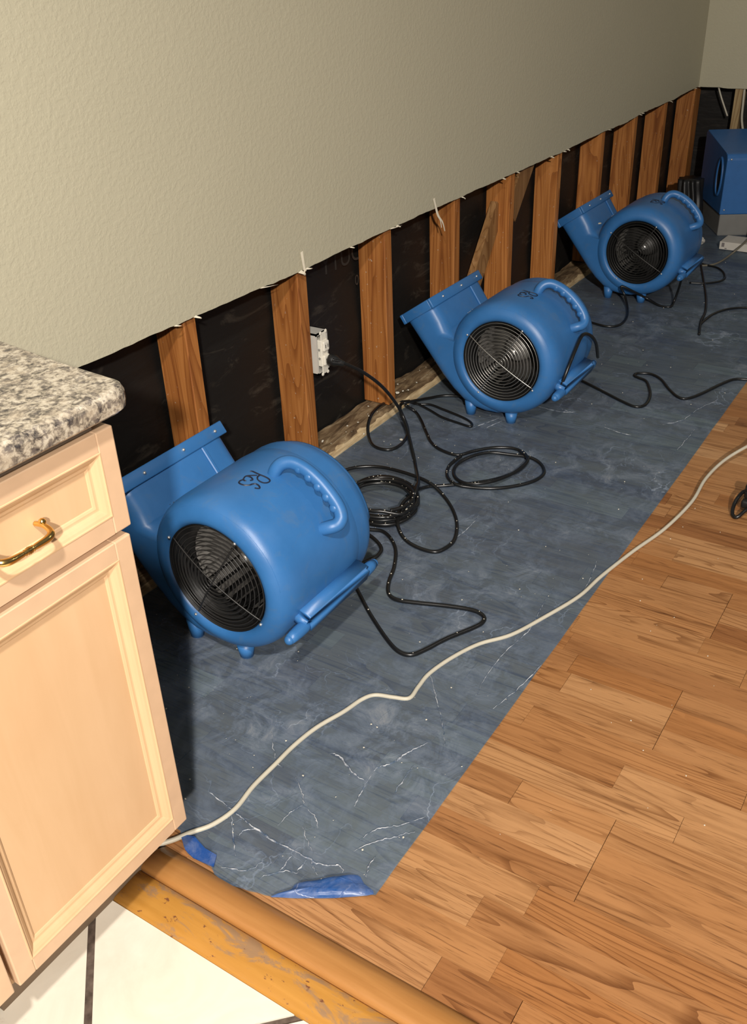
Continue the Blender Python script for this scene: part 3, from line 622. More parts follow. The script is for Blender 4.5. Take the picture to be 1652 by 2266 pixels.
# torn paper along the cut
def shred(pts, w, mat='paper_shred', parent=None):
    P = catmull(pts, 5)
    V, F = [], []
    for i, p in enumerate(P):
        ww = w * (1 - 0.75 * i / len(P))
        V += [(p.x - ww / 2, p.y, p.z), (p.x + ww / 2, p.y - 0.001, p.z + ww * 0.35), (p.x, p.y + 0.0012, p.z)]
    for i in range(len(P) - 1):
        b = i * 3
        F += [(b, b + 1, b + 4, b + 3), (b + 1, b + 2, b + 5, b + 4), (b + 2, b, b + 3, b + 5)]
    F += [(0, 1, 2), (len(V) - 3, len(V) - 2, len(V) - 1)]
    mesh_obj('paper_shred', V, F, mat, parent or wall)
def hang(x, dx, dz, w, up=0.0):
    z = edge_z(x)
    shred([(x, -0.0142, z + up), (x + dx * 0.3, -0.019, z - dz * 0.25), (x + dx * 0.7, -0.022, z - dz * 0.6), (x + dx, -0.021, z - dz)], w)
hang(1.64, 0.055, 0.006, 0.006)
hang(2.21, 0.05, 0.0, 0.008)
hang(2.45, 0.055, 0.075, 0.008, 0.03); hang(2.45, 0.035, 0.06, 0.005, 0.03)
hang(1.79, 0.012, 0.010, 0.012); hang(1.815, 0.018, 0.003, 0.008)
hang(1.803, 0.003, -0.002, 0.008, 0.045)
for xq in (2.235, 2.62, 3.01, 3.30, 3.42, 3.45, 3.87, 4.25, 4.27, 4.66, 5.05, 5.09, 1.36, 1.42, 2.02, 2.9):
    hang(xq + rs.uniform(-.01, .01), rs.uniform(0.004, 0.016), rs.uniform(0.001, 0.008), rs.uniform(0.004, 0.008))

# ---- far wall
V, F = [], []
ys = [-0.0127 - 0.02 * k for k in range(120)]
for q in ys:
    z = 0.579 - 0.004 * min(1, -q * 6) + 0.003 * noise.noise(Vector((q * 15, 3, 1))) + 0.002 * noise.noise(Vector((q * 41, 3, 5)))
    V += [(5.110, q, 2.45), (5.110, q, z), (5.1225, q, z + 0.001), (5.1225, q, 2.45)]
for k in range(len(ys) - 1):
    for c_ in range(4):
        F.append((k*4+c_, k*4+(c_+1) % 4, (k+1)*4+(c_+1) % 4, (k+1)*4+c_))
F += [(0, 1, 2, 3), tuple((len(ys)-1)*4 + c_ for c_ in range(4))]
wb = mesh_obj('wall_back', V, F, 'wall_paint'); tag(wb, kind='structure')
for yl, mt in ((-0.186, 'pale_wood'), (-0.60, 'stud_wood'), (-1.0, 'stud_wood'), (-1.4, 'stud_wood')):
    bm = bmesh.new(); box(bm, 5.123, 5.205, yl - 0.036, yl, 0.036, 2.40, bev=0.002, seg=1)
    bm_obj('stud', bm, mt, wb)
V, F = [], []
for i in range(61):
    py = 0.09 - 2.4 * i / 60
    for j in range(15):
        pz = 0.85 * j / 14
        V.append((5.216 + 0.006 * noise.noise(Vector((py * 4, 5, pz * 9))), py, pz))
for i in range(60):
    for j in range(14):
        k = i * 15 + j; F.append((k, k + 1, k + 16, k + 15))
mesh_obj('building_paper', V, F, 'building_paper', wb, True)
boxo('bottom_plate', (5.115, 5.205, -2.3, -0.012, 0.0, 0.036), 'plate_wood', wb, 0.003)
bm = bmesh.new(); tube(bm, catmull([(5.127, -0.105, 0.575), (5.126, -0.125, 0.53), (5.127, -0.150, 0.48), (5.128, -0.166, 0.448)], 4), 0.0045, 6)
bm_obj('wire_end', bm, 'cord_white', wb, True)
bm = bmesh.new(); tube(bm, catmull([(5.127, -0.228, 0.575), (5.126, -0.232, 0.50), (5.127, -0.238, 0.43), (5.130, -0.262, 0.35)], 4), 0.006, 6)
bm_obj('wire_end', bm, 'cord_white', wb, True)

# ================================================================ FLOOR FILM
torn = DATA['torn']
def torn_x(y):
    if y >= torn[0][1]: return 0.690 + 0.01 * noise.noise(Vector((y * 9, 1, 1)))
    for (xa, ya), (xb, yb) in zip(torn, torn[1:]):
        if yb <= y <= ya: return xa + (xb - xa) * (y - ya) / (yb - ya)
    return torn[-1][0]
V, F = [], []
ysf = [-0.010 - (0.868 - 0.010) * k / 66 for k in range(67)]
NXF = 260
for i, y in enumerate(ysf):
    x0 = torn_x(y) + 0.0025 * noise.noise(Vector((y * 60, 3, 2)))
    for j in range(NXF + 1):
        t = (j / NXF) ** 1.5
        px = x0 + (4.95 - x0) * t
        near = math.exp(-(px - x0) / 0.06)
        z = 0.0022 + 0.0012 * noise.noise(Vector((px * 9, y * 9, 0))) + 0.0006 * noise.noise(Vector((px * 30, y * 30, 5)))
        z += near * 0.004 * abs(noise.noise(Vector((px * 12, y * 26, 2))))
        yy = y if i not in (0, len(ysf) - 1) else y + 0.0012 * noise.noise(Vector((px * 8, 0, i)))
        if px < 0.663: z = max(z, 0.0035)
        V.append((px, yy, max(z, 0.0008)))
n = NXF + 1
for i in range(len(ysf) - 1):
    for j in range(NXF): F.append((i*n+j, i*n+j+1, (i+1)*n+j+1, (i+1)*n+j))
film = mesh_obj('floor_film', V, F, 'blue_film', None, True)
tag(film, 'translucent blue protective film laid over the wood floor along the opened wall', 'floor film')
fl = DATA['flap']
cx = sum(p[0] for p in fl) / len(fl); cy = sum(p[1] for p in fl) / len(fl)
bm = bmesh.new()
rings = []
for s_, zz in ((1.0, 0.004), (0.86, 0.0085), (0.55, 0.0115), (0.25, 0.012)):
    rings.append([bm.verts.new((cx + (p[0] - cx) * s_, cy + (p[1] - cy) * s_, zz + 0.002 * noise.noise(Vector((p[0] * 40, p[1] * 40, s_))))) for p in catmull([(q[0], q[1], 0) for q in fl], 3, True)])
m_ = len(rings[0])
for A, B in zip(rings, rings[1:]):
    for k in range(m_): bm.faces.new((A[k], A[(k+1) % m_], B[(k+1) % m_], B[k]))
bm.faces.new(rings[-1])
tag(bm_obj('torn_flap', bm, 'blue_film_double', film, True), 'brighter blue folded-over scrap at the torn end')
tr_flap = [(0.6837, -0.5364), (0.6644, -0.5645), (0.6594, -0.5856), (0.6612, -0.6046), (0.6627, -0.6256), (0.682, -0.615), (0.683, -0.590), (0.692, -0.560)]
V = [(p[0], p[1], 0.0065 + 0.002 * noise.noise(Vector((p[0] * 60, p[1] * 60, 0)))) for p in tr_flap]
V += [(p[0], p[1], v_[2] - 0.002) for p, v_ in zip(tr_flap, V)]
m_ = len(tr_flap)
mesh_obj('torn_flap', V, [tuple(range(m_)), tuple(range(m_, 2*m_))[::-1]] + [(k, (k+1) % m_, m_ + (k+1) % m_, m_ + k) for k in range(m_)], 'blue_film_double', film)
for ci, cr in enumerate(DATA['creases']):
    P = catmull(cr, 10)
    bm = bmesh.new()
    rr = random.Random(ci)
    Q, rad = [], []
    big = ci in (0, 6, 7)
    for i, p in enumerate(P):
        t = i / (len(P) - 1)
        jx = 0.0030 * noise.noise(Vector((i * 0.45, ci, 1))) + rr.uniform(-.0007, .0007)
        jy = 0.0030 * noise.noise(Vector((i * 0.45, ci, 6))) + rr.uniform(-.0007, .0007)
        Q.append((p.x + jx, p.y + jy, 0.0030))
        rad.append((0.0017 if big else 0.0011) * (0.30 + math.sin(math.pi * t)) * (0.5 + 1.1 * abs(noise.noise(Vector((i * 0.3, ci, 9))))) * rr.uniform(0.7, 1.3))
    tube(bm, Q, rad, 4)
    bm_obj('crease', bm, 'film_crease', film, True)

# ================================================================ CABINET
def frame_panel(parent, name, x0, x1, z0, z1, y_front, thick, mat):
    """a framed cabinet front: frame, moulding and recessed panel"""
    w = 0.026
    bm = bmesh.new()
    box(bm, x0, x0 + w, y_front, y_front + thick, z0, z1, 0.0018, 2)
    box(bm, x1 - w, x1, y_front, y_front + thick, z0, z1, 0.0018, 2)
    box(bm, x0 + w - .0005, x1 - w + .0005, y_front, y_front + thick, z0, z0 + w, 0.0012, 1)
    box(bm, x0 + w - .0005, x1 - w + .0005, y_front, y_front + thick, z1 - w, z1, 0.0012, 1)
    d = bm_obj(name, bm, 'maple_rail', parent)
    boxo('panel', (x0 + w, x1 - w, y_front + 0.011, y_front + thick - 0.001, z0 + w, z1 - w), 'maple', d)
    prof = [(0.0240, 0.0), (0.0248, -0.0008), (0.0262, -0.0008), (0.0272, 0.0010), (0.0300, 0.0022), (0.0335, 0.0048), (0.0365, 0.0078), (0.0380, 0.0082), (0.0400, 0.0084), (0.0425, 0.0098), (0.0435, 0.0112)]
    V, F = [], []
    for ins, dy in prof:
        V += [(x0 + ins, y_front + dy, z0 + ins), (x1 - ins, y_front + dy, z0 + ins), (x1 - ins, y_front + dy, z1 - ins), (x0 + ins, y_front + dy, z1 - ins)]
    for a_ in range(len(prof) - 1):
        for k in range(4): F.append((a_*4+k, a_*4+(k+1) % 4, (a_+1)*4+(k+1) % 4, (a_+1)*4+k))
    mesh_obj('moulding', V, F, 'maple', d)
    return d
def make_cabinet(ox, label):
    c = empty('base_cabinet', (ox, 0, 0), label, 'cabinet', 'base cabinets under the granite worktop')
    boxo('body', (0.338, 0.646, -0.585, -0.03, 0.105, 0.768), 'maple', c, 0.001)
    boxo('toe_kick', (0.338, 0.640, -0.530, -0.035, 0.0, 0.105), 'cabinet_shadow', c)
    boxo('build_up_strip', (0.338, 0.630, -0.596, -0.06, 0.768, 0.785), 'grey_shim', c)
    frame_panel(c, 'door', 0.338, 0.648, 0.116, 0.622, -0.604, 0.019, 'maple')
    d = frame_panel(c, 'drawer', 0.338, 0.653, 0.632, 0.766, -0.604, 0.019, 'maple')
    bm = bmesh.new()
    yh = -0.594
    zc = 0.694
    P = catmull([(0.531, yh, zc + 0.002), (0.532, yh - 0.014, zc + 0.003), (0.530, yh - 0.026, zc), (0.522, yh - 0.031, zc - 0.002), (0.505, yh - 0.031, zc - 0.003), (0.4955, yh - 0.031, zc - 0.003),
                 (0.486, yh - 0.031, zc - 0.003), (0.470, yh - 0.031, zc - 0.002), (0.461, yh - 0.026, zc), (0.459, yh - 0.014, zc + 0.003), (0.460, yh, zc + 0.002)], 8)
    rad = []
    for i, p in enumerate(P):
        t = abs(i / (len(P) - 1) - 0.5) * 2
        r = 0.0030 + 0.0014 * math.exp(-((t - 0.45) / 0.25) ** 2)
        if t < 0.16: r = 0.0036 + 0.0012 * math.cos(t * 110)
        rad.append(r)
    tube(bm, P, rad, 10)
    ball(bm, (0.5335, yh - 0.010, zc + 0.006), 0.0045); ball(bm, (0.4575, yh - 0.010, zc + 0.006), 0.0045)
    tag(bm_obj('handle', bm, 'brass', d, True), 'curled brass bar pull')
    return c
make_cabinet(0.0, 'pale maple base cabinet with drawer and framed door beside the nearest fan')
make_cabinet(-0.318, 'pale maple base cabinet mostly out of frame at left edge of photo')
# granite slab with rounded front corner and eased edge
outl = [(-0.7, -0.626), (0.642, -0.626)]
for k in range(9):
    a_ = R(-90 + 88 * k / 8)
    outl.append((0.648 + 0.030 * math.cos(a_), -0.596 + 0.030 * math.sin(a_)))
outl += [(0.684, -0.50), (0.700, -0.36), (0.71, -0.03), (-0.7, -0.03)]
bm = bmesh.new()
rings = []
ctr = Vector((0.2, -0.3))
for z, ins in ((0.786, 0.004), (0.789, 0.001), (0.797, 0.0), (0.806, 0.0), (0.812, 0.002), (0.815, 0.007)):
    ring = []
    for p in outl:
        nx_ = 1 if p[0] > 0.6 else (-1 if p[0] < -0.6 else 0)
        ny_ = -1 if p[1] < -0.55 else (1 if p[1] > -0.1 else 0)
        ring.append(bm.verts.new((p[0] - nx_ * ins, p[1] - ny_ * ins, z)))
    rings.append(ring)
m_ = len(outl)
for A, B in zip(rings, rings[1:]):
    for k in range(m_): bm.faces.new((A[k], A[(k+1) % m_], B[(k+1) % m_], B[k]))
bm.faces.new(rings[0][::-1]); bm.faces.new(rings[-1])
tag(bm_obj('granite_worktop', bm, 'granite'), 'speckled beige and grey granite worktop with rounded corner on the cabinets', 'worktop')

# ================================================================ AIR MOVERS
CZ = 0.195
DV = Vector((0.565, 0.825)); NV = Vector((-0.825, 0.565))
def pol(x, deg, r): return (x, r * math.cos(R(deg)), CZ + r * math.sin(R(deg)))
def make_fan(loc, label):
    f = empty('air_mover', loc, label, 'air mover', 'blue air movers along the opened wall')
    # drum with thick rounded intake rim
    bm = bmesh.new()
    prof = [(0.060, 0.108), (0.030, 0.113), (0.012, 0.117), (0.004, 0.121), (0.0, 0.127), (-0.001, 0.134), (0.002, 0.143), (0.008, 0.153), (0.017, 0.161), (0.028, 0.1655), (0.042, 0.1682), (0.06, 0.169),
            (0.15, 0.169), (0.225, 0.169), (0.250, 0.1670), (0.268, 0.161), (0.281, 0.150), (0.288, 0.134), (0.290, 0.12), (0.288, 0.112), (0.280, 0.105)]
    lathe_x(bm, prof, 72, 0, CZ)
    bm_obj('housing', bm, 'blue_plastic', f, True)
    # volute and outlet nozzle
    o2 = []
    for k in range(40):
        a_ = 12.3 + (262 - 12.3) * k / 39
        o2.append(Vector((0.1660 * math.cos(R(a_)), 0.1660 * math.sin(R(a_)))))
    o2 += [Vector(q) for q in ((0.012, -0.1735), (0.050, -0.1745), (0.090, -0.1680), (0.127, -0.151), (0.162, -0.123), (0.198, -0.085))]
    A_, B_ = Vector((0.328, 0.0775)), Vector((0.234, 0.142))
    for k in range(1, 6): o2.append(Vector((0.198, -0.085)).lerp(A_, k / 5))
    o2 += [A_.lerp(B_, 0.5), B_]
    seam = Vector((0.161, 0.035))
    for k in range(1, 4): o2.append(B_.lerp(seam, k / 4))
    m_ = len(o2)
    nor = []
    for k in range(m_):
        t = (o2[(k + 1) % m_] - o2[k - 1]).normalized()
        nor.append(Vector((t.y, -t.x)))
    bm = bmesh.new()
    rings = []
    iA, iB = o2.index(A_), o2.index(B_)
    sec = ((0.010, 0.036), (0.0115, 0.024), (0.016, 0.013), (0.023, 0.0055), (0.033, 0.0015), (0.045, 0.0), (0.282, 0.0), (0.295, 0.002), (0.305, 0.007), (0.312, 0.016), (0.315, 0.030))
    for xx, ins in sec:
        rings.append([])
        for k, (p, q) in enumerate(zip(o2, nor)):
            if k == iA: pp = p + (B_ - A_).normalized() * ins
            elif k == iB: pp = p + (A_ - B_).normalized() * ins
            elif iA < k < iB: pp = p
            elif k > iB: pp = p - Vector((-0.825, 0.565)) * ins
            elif k < 26: pp = p * ((0.1660 - min(ins, 0.010)) / 0.1660)
            else: pp = p - q * ins
            rings[-1].append(bm.verts.new((xx, pp.x, CZ + pp.y)))
    for A, B in zip(rings, rings[1:]):
        for k in range(m_): bm.faces.new((A[k], A[(k+1) % m_], B[(k+1) % m_], B[k]))
    for ring, xx in ((rings[0], sec[0][0]), (rings[-1], sec[-1][0])):
        hole = [bm.verts.new((xx, 0.119 * math.cos(2 * math.pi * k / 48), CZ + 0.119 * math.sin(2 * math.pi * k / 48))) for k in range(48)]
        eds = [bm.edges.get((ring[k], ring[(k+1) % m_])) for k in range(m_)]
        eds += [bm.edges.new((hole[k], hole[(k+1) % 48])) for k in range(48)]
        bmesh.ops.triangle_fill(bm, edges=eds, use_beauty=True)
    bm_obj('outlet_nozzle', bm, 'blue_plastic', f, True)
    # flange round the mouth
    def dn(x, d, n): p = DV * d + NV * n; return (x, p.x, CZ + p.y)
    bm = bmesh.new()
    def prism(x0, x1, d0, d1, n0, n1):
        vs = [bm.verts.new(dn(xx, d, n)) for xx in (x0, x1) for d, n in ((d0, n0), (d1, n0), (d1, n1), (d0, n1))]
        for q in ((0, 1, 2, 3), (7, 6, 5, 4), (0, 4, 5, 1), (1, 5, 6, 2), (2, 6, 7, 3), (3, 7, 4, 0)): bm.faces.new([vs[k] for k in q])
    prism(0.006, 0.321, 0.228, 0.258, -0.230, -0.218); prism(0.006, 0.321, 0.228, 0.258, -0.116, -0.107)
    prism(0.006, 0.024, 0.228, 0.258, -0.218, -0.116); prism(0.307, 0.321, 0.228, 0.258, -0.218, -0.116)
    bmesh.ops.bevel(bm, geom=bm.edges[:], offset=0.0025, segments=2, affect='EDGES', profile=0.5)
    bm_obj('outlet_flange', bm, 'blue_plastic', f, True)
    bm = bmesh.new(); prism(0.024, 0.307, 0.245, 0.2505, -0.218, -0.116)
    bm_obj('throat_shade', bm, 'hole_dark', f)  # near-black plate stands in for the shade inside the open mouth
    # stiffening rib and screws on the nozzle
    bm = bmesh.new(); prism(0.236, 0.246, 0.12, 0.228, -0.1135, -0.108)
    bmesh.ops.bevel(bm, geom=bm.edges[:], offset=0.002, segments=1, affect='EDGES')
    bm_obj('nozzle_rib', bm, 'blue_plastic', f)
    for xx in (0.075, 0.19, 0.29):
        bm = bmesh.new(); ball(bm, dn(xx, 0.243, -0.106), 0.0042, sub=1); bm_obj('screw', bm, 'screw_metal', f, True)
    for dd in (-0.205, -0.14):
        bm = bmesh.new(); ball(bm, dn(0.010, 0.243, dd), 0.0038, sub=1); bm_obj('screw', bm, 'screw_metal', f, True)
    # inlet cone, impeller and motor seen through the grille
    bm = bmesh.new(); lathe_x(bm, [(0.006, 0.1185), (0.016, 0.114), (0.030, 0.104), (0.045, 0.098), (0.060, 0.100)], 60, 0, CZ)
    bm_obj('inlet_cone', bm, 'black_plastic', f, True)
    imp = None
    bm = bmesh.new(); lathe_x(bm, [(0.170, 0.118), (0.165, 0.118), (0.163, 0.05), (0.150, 0.042), (0.120, 0.038), (0.105, 0.028), (0.103, 0.001)], 48, 0, CZ, cap0=True)
    imp = bm_obj('impeller', bm, 'impeller_grey', f, True)
    bm = bmesh.new()
    for k in range(30):
        a_ = 360 * k / 30
        p0, p1 = pol(0.062, a_, 0.098), pol(0.062, a_ + 9, 0.117)
        q0, q1 = pol(0.165, a_, 0.098), pol(0.165, a_ + 9, 0.117)
        vs = [bm.verts.new(p) for p in (p0, p1, q1, q0)]; bm.faces.new(vs)
    bm_obj('blades', bm, 'impeller_grey', imp)
    bm = bmesh.new(); lathe_x(bm, [(0.058, 0.1080), (0.060, 0.1185), (0.172, 0.1185)], 48, 0, CZ); bm_obj('inner_liner', bm, 'black_plastic', imp, True)
    bm = bmesh.new(); lathe_x(bm, [(0.085, 0.001), (0.087, 0.008), (0.092, 0.012), (0.104, 0.012)], 16, 0, CZ); bm_obj('shaft_nut', bm, 'screw_metal', imp, True)
    # wire grille
    bm = bmesh.new()
    def dome(r): return 0.010 - 0.012 * (1 - (r / 0.116) ** 2)
    for k in range(12):
        r = 0.010 + 0.0094 * k
        tube(bm, [(dome(r), r * math.cos(2 * math.pi * t / 44), CZ + r * math.sin(2 * math.pi * t / 44)) for t in range(44)], 0.0013, 5, closed=True)
    for base in (32, 122):
        pts = []
        for s_ in range(-12, 13):
            r = 0.122 * s_ / 12
            pts.append((dome(abs(r)) - 0.0022, r * math.cos(R(base)), CZ + r * math.sin(R(base))))
        tube(bm, pts, 0.0016, 5)
    gr = bm_obj('intake_grille', bm, 'black_wire', f, True)
    for a_ in (32, 122, 212, 302):
        bm = bmesh.new(); ball(bm, pol(0.0015, a_, 0.1235), 0.0036, sub=1); bm_obj('grille_clip', bm, 'screw_metal', gr, True)
    # grab handle with finger scallops
    bm = bmesh.new()
    H = [pol(0.166, 102, 0.156), pol(0.168, 102.5, 0.174), pol(0.176, 104.5, 0.189), pol(0.185, 108.5, 0.197), pol(0.190, 114, 0.199), pol(0.192, 121, 0.200), pol(0.193, 130, 0.200), pol(0.193, 139, 0.200),
         pol(0.192, 146, 0.200), pol(0.187, 151.5, 0.198), pol(0.176, 154, 0.192), pol(0.164, 153.5, 0.180), pol(0.157, 152.5, 0.156)]
    tube(bm, catmull(H, 5), 0.0135, 12)
    for a_ in (115, 122.5, 130, 137.5, 145): ball(bm, pol(0.1865, a_, 0.196), 0.0112, (1, 1, 1), 2)
    bm_obj('handle', bm, 'blue_plastic', f, True)
    # cord cleat on the room side
    bm = bmesh.new()
    def plate(x0, x1, r0, r1, a0, a1):
        vs = [bm.verts.new(pol(xx, a_, r)) for xx in (x0, x1) for r, a_ in ((r0, a0), (r1, a0), (r1, a1), (r0, a1))]
        for q in ((0, 1, 2, 3), (7, 6, 5, 4), (0, 4, 5, 1), (1, 5, 6, 2), (2, 6, 7, 3), (3, 7, 4, 0)): bm.faces.new([vs[k] for k in q])
    plate(0.040, 0.256, 0.150, 0.2045, 194, 206.5)
    bmesh.ops.bevel(bm, geom=bm.edges[:], offset=0.010, segments=2, affect='EDGES')
    tube(bm, [pol(-0.002 + 0.058 * k / 4, 202.5, 0.189) for k in range(5)], [0.010, 0.0122, 0.013, 0.013, 0.012], 12)
    tube(bm, [pol(0.290 - 0.058 * k / 4, 202.5, 0.189) for k in range(5)], [0.010, 0.0122, 0.013, 0.013, 0.012], 12)
    ball(bm, pol(-0.002, 202.5, 0.189), 0.010); ball(bm, pol(0.290, 202.5, 0.189), 0.010)
    bm_obj('cord_cleat', bm, 'blue_plastic', f, True)
    # feet
    for (xx, yy, zt) in ((0.034, -0.028, 0.034), (0.034, 0.105, 0.044), (0.262, -0.028, 0.034), (0.262, 0.105, 0.044)):
        bm = bmesh.new()
        b = bmesh.new()
        bmesh.ops.create_cone(b, cap_ends=True, segments=16, radius1=0.014, radius2=0.019, depth=zt)
        join(bm, b, Matrix.Translation((xx, yy, zt / 2)))
        bm_obj('foot', bm, 'blue_plastic', f, True)
    # rear cap with motor
    bm = bmesh.new(); lathe_x(bm, [(0.280, 0.106), (0.284, 0.09), (0.284, 0.062), (0.300, 0.058), (0.312, 0.045), (0.314, 0.001)], 40, 0, CZ)
    bm_obj('motor_cover', bm, 'black_plastic', f, True)
    # seam beads: dark ones paint the near fan's shaded slot, pale ones are crud
    bm = bmesh.new()
    rq = random.Random(int(loc[0] * 100))
    for k in range(26):
        xx = 0.03 + 0.235 * k / 25 + rq.uniform(-.004, .004)
        ball(bm, pol(xx, rq.uniform(38, 46), 0.1690), rq.uniform(0.0008, 0.0024), (1.8, 1, 0.8), 1)
    bm_obj('seam_gap_crud', bm, 'plaster_dust' if loc[0] > 2 else 'seam_gap_crud', f)
    # marker lettering
    bm = bmesh.new()
    for st in MARK:
        P = [pol(a_, t, 0.1690) for a_, t in st]
        tube(bm, catmull(P, 5), 0.0018, 5)
    bm_obj('marker_writing', bm, 'marker_ink', f)
    return f, gr, imp
def copy_tree(o, parent=None):
    c = o.copy(); col.objects.link(c); c.parent = parent
    for ch in [q for q in bpy.data.objects if q.parent == o]: copy_tree(ch, c)
    return c
fan1, g1, i1 = make_fan((1.062, -0.312, 0), 'nearest scuffed blue air mover with black wire grille beside the maple cabinet')
def place_fan(loc, label, rz, wire, impm, dirt):
    f = copy_tree(fan1)
    f.location = loc; f.rotation_euler = (0, 0, R(rz)); f['label'] = label
    for ch in [q for q in bpy.data.objects if q.parent == f]:
        nm = ch.name.split('.')[0]
        if nm == 'intake_grille': ch.data = ch.data.copy(); ch.data.materials[0] = M[wire]
        if nm == 'impeller':
            ch.data = ch.data.copy(); ch.data.materials[0] = M[impm]
        if nm == 'seam_gap_crud': ch.data = ch.data.copy(); ch.data.materials[0] = M[dirt]
    return f
place_fan((2.300, -0.312, 0), 'middle blue air mover with silver wire grille standing between the two others', 0, 'silver_wire', 'impeller_grey', 'plaster_dust')
f3 = place_fan((3.515, -0.290, 0), 'farthest blue air mover nearest the dehumidifier and the room corner', 0, 'dark_wire', 'impeller_dark', 'plaster_dust')

p_ = DV * 0.165 + NV * -0.1125
bm = bmesh.new(); ball(bm, (0.092, p_.x, CZ + p_.y), 0.010, (1.1, 0.8, 0.25), 2)
tag(bm_obj('plaster_splash', bm, 'plaster_dust', f3, True), 'white plaster splash')

# ================================================================ OUTLET
ob = empty('wall_outlet', (1.862, -0.0130, 0.325), 'loose white power outlet in a grey box screwed to a stud', 'outlet')
bm = bmesh.new()
box(bm, -0.023, 0.026, 0.0, 0.003, -0.056, -0.050); box(bm, -0.023, 0.026, 0.0, 0.003, 0.050, 0.056)
box(bm, -0.023, -0.019, 0.0, 0.075, -0.056, 0.056); box(bm, 0.022, 0.026, 0.0, 0.075, -0.056, 0.056)
box(bm, -0.023, 0.026, 0.0, 0.075, 0.052, 0.056); box(bm, -0.023, 0.026, 0.0, 0.075, -0.056, -0.052)
box(bm, -0.023, 0.026, 0.070, 0.075, -0.056, 0.056)
bm_obj('box', bm, 'box_grey', ob)
bm = bmesh.new(); box(bm, -0.010, 0.016, -0.006, 0.020, -0.036, 0.036, 0.002)
dev = bm_obj('receptacle', bm, 'device_white', ob)
for zc in (-0.019, 0.019):
    bm = bmesh.new(); box(bm, -0.008, 0.0165, -0.0125, -0.004, zc - 0.014, zc + 0.014, 0.004)
    so = bm_obj('socket_face', bm, 'device_white', dev)
    for dx in (-0.001, 0.009):
        boxo('slot', (dx - 0.001, dx + 0.001, -0.0131, -0.012, zc - 0.004, zc + 0.005), 'hole_dark', so)
for s_ in (-1, 1):
    bm = bmesh.new(); box(bm, -0.009, 0.014, -0.005, -0.002, s_ * 0.046 - 0.010, s_ * 0.046 + 0.010, 0.001)
    ball(bm, (-0.009, -0.004, s_ * 0.056), 0.0055, (1, .5, 1), 1); ball(bm, (0.014, -0.004, s_ * 0.056), 0.0055, (1, .5, 1), 1)
    bm_obj('mounting_ear', bm, 'device_white', dev)
    bm = bmesh.new(); ball(bm, (-0.013, 0.0, s_ * 0.012), 0.004, (1, 0.8, 1), 1); bm_obj('screw', bm, 'screw_metal', dev)

# ================================================================ CORDS
C = DATA['cords']
def cord(name, paths, rad, mat, label, cat='cord', group=None, sides=8, sub=6):
    bm = bmesh.new()
    for p in paths: tube(bm, catmull(p, sub), rad, sides)
    o = bm_obj(name, bm, mat, None, True)
    tag(o, label, cat, group)
    return o
G = 'black power cords of the air movers'
pc = cord('power_cord', [DATA['feed'] + C['feedfloor'] + C['coil']], 0.0046, 'cord_black', 'black cord from the wall outlet down into a thick coil behind the nearest fan', 'cord', G)
bm = bmesh.new()
lathe = [(0.0, 0.013), (0.004, 0.0155), (0.020, 0.0155), (0.030, 0.010), (0.044, 0.0065), (0.046, 0.001)]
b = bmesh.new(); lathe_x(b, lathe, 16, 0, 0, cap0=True)
fd = [Vector(q) for q in DATA['feed'][:2]]
start = Vector((1.868, -0.026, 0.308)); dirv = Vector((0.25, -0.95, -0.22)).normalized()
join(bm, b, Matrix.Translation(start) @ dirv.to_track_quat('X', 'Z').to_matrix().to_4x4())
bm_obj('plug', bm, 'black_plastic', pc, True)
cord('power_cord', [C['bigloop']], 0.0046, 'cord_black', 'black cord thrown in one wide round loop to the right of the coil', 'cord', G)
cord('power_cord', [C['lower']], 0.0046, 'cord_black', 'black cord bent into a sharp V on the film before the nearest fan', 'cord', G)
cord('power_cord', [C['short_curl']], 0.0046, 'cord_black', 'short curl of black cord tucked against the back of the nearest fan', 'cord', G)
cord('power_cord', [C['run'] + C['ring2'][:0]], 0.0046, 'cord_black', 'black cord running from the bottom plate round a flattened ring to the coil', 'cord', G)
cord('power_cord', [C['ring2']], 0.0046, 'cord_black', 'two flattened turns of black cord lying alone in the middle of the film', 'cord', G)
cord('power_cord', [C['loop_small'] + C['strand_to_fan'][1:]], 0.0046, 'cord_black', 'black cord looped up against the bottom plate and running under the middle fan', 'cord', G)
cord('power_cord', [C['thin_loop']], 0.0038, 'cord_black', 'narrow pointed loop of black cord just left of the middle fan', 'cord', G)
cord('power_cord', [C['fan2_floor'] + [(2.98, -1.05, 0.006), (3.02, -1.3, 0.006), (3.2, -1.7, 0.006)]], 0.0046, 'cord_black', 'black cord snaking from the middle fan to the right edge of photo', 'cord', G)
cord('power_cord', [DATA['wrap2']], 0.0050, 'cord_black', 'black cord hooked over the cord cleat of the middle fan', 'cord', G)
cord('power_cord', [C['fan3_a'] + C['fan3_b'][1:]], 0.0046, 'cord_black', 'black cord rising in a peak in front of the farthest fan', 'cord', G)
cord('power_cord', [C['fan3_c']], 0.0046, 'cord_black', 'black cord bent in a hook on the film right of the farthest fan', 'cord', G)
cord('power_cord', [C['fan3_d']], 0.0046, 'cord_black', 'black cord lying straight towards the camera right of the farthest fan', 'cord', G)
cord('power_cord', [C['fan3_e']], 0.0046, 'cord_black', 'black cord curving off the right edge of photo below the dehumidifier', 'cord', G)
cord('pale_cord', [C['pale']], 0.0042, 'cord_pale', 'thin dull brown cord curving from the farthest fan to the white carton', 'cord')
cord('white_cord', [C['white'] + [(2.62, -1.28, 0.02), (2.75, -1.42, 0.005), (2.90, -1.75, 0.005), (2.95, -2.2, 0.005)]], 0.0042, 'cord_white', 'long off-white cord crossing the blue film and wood floor diagonally', 'cord', None, 10)
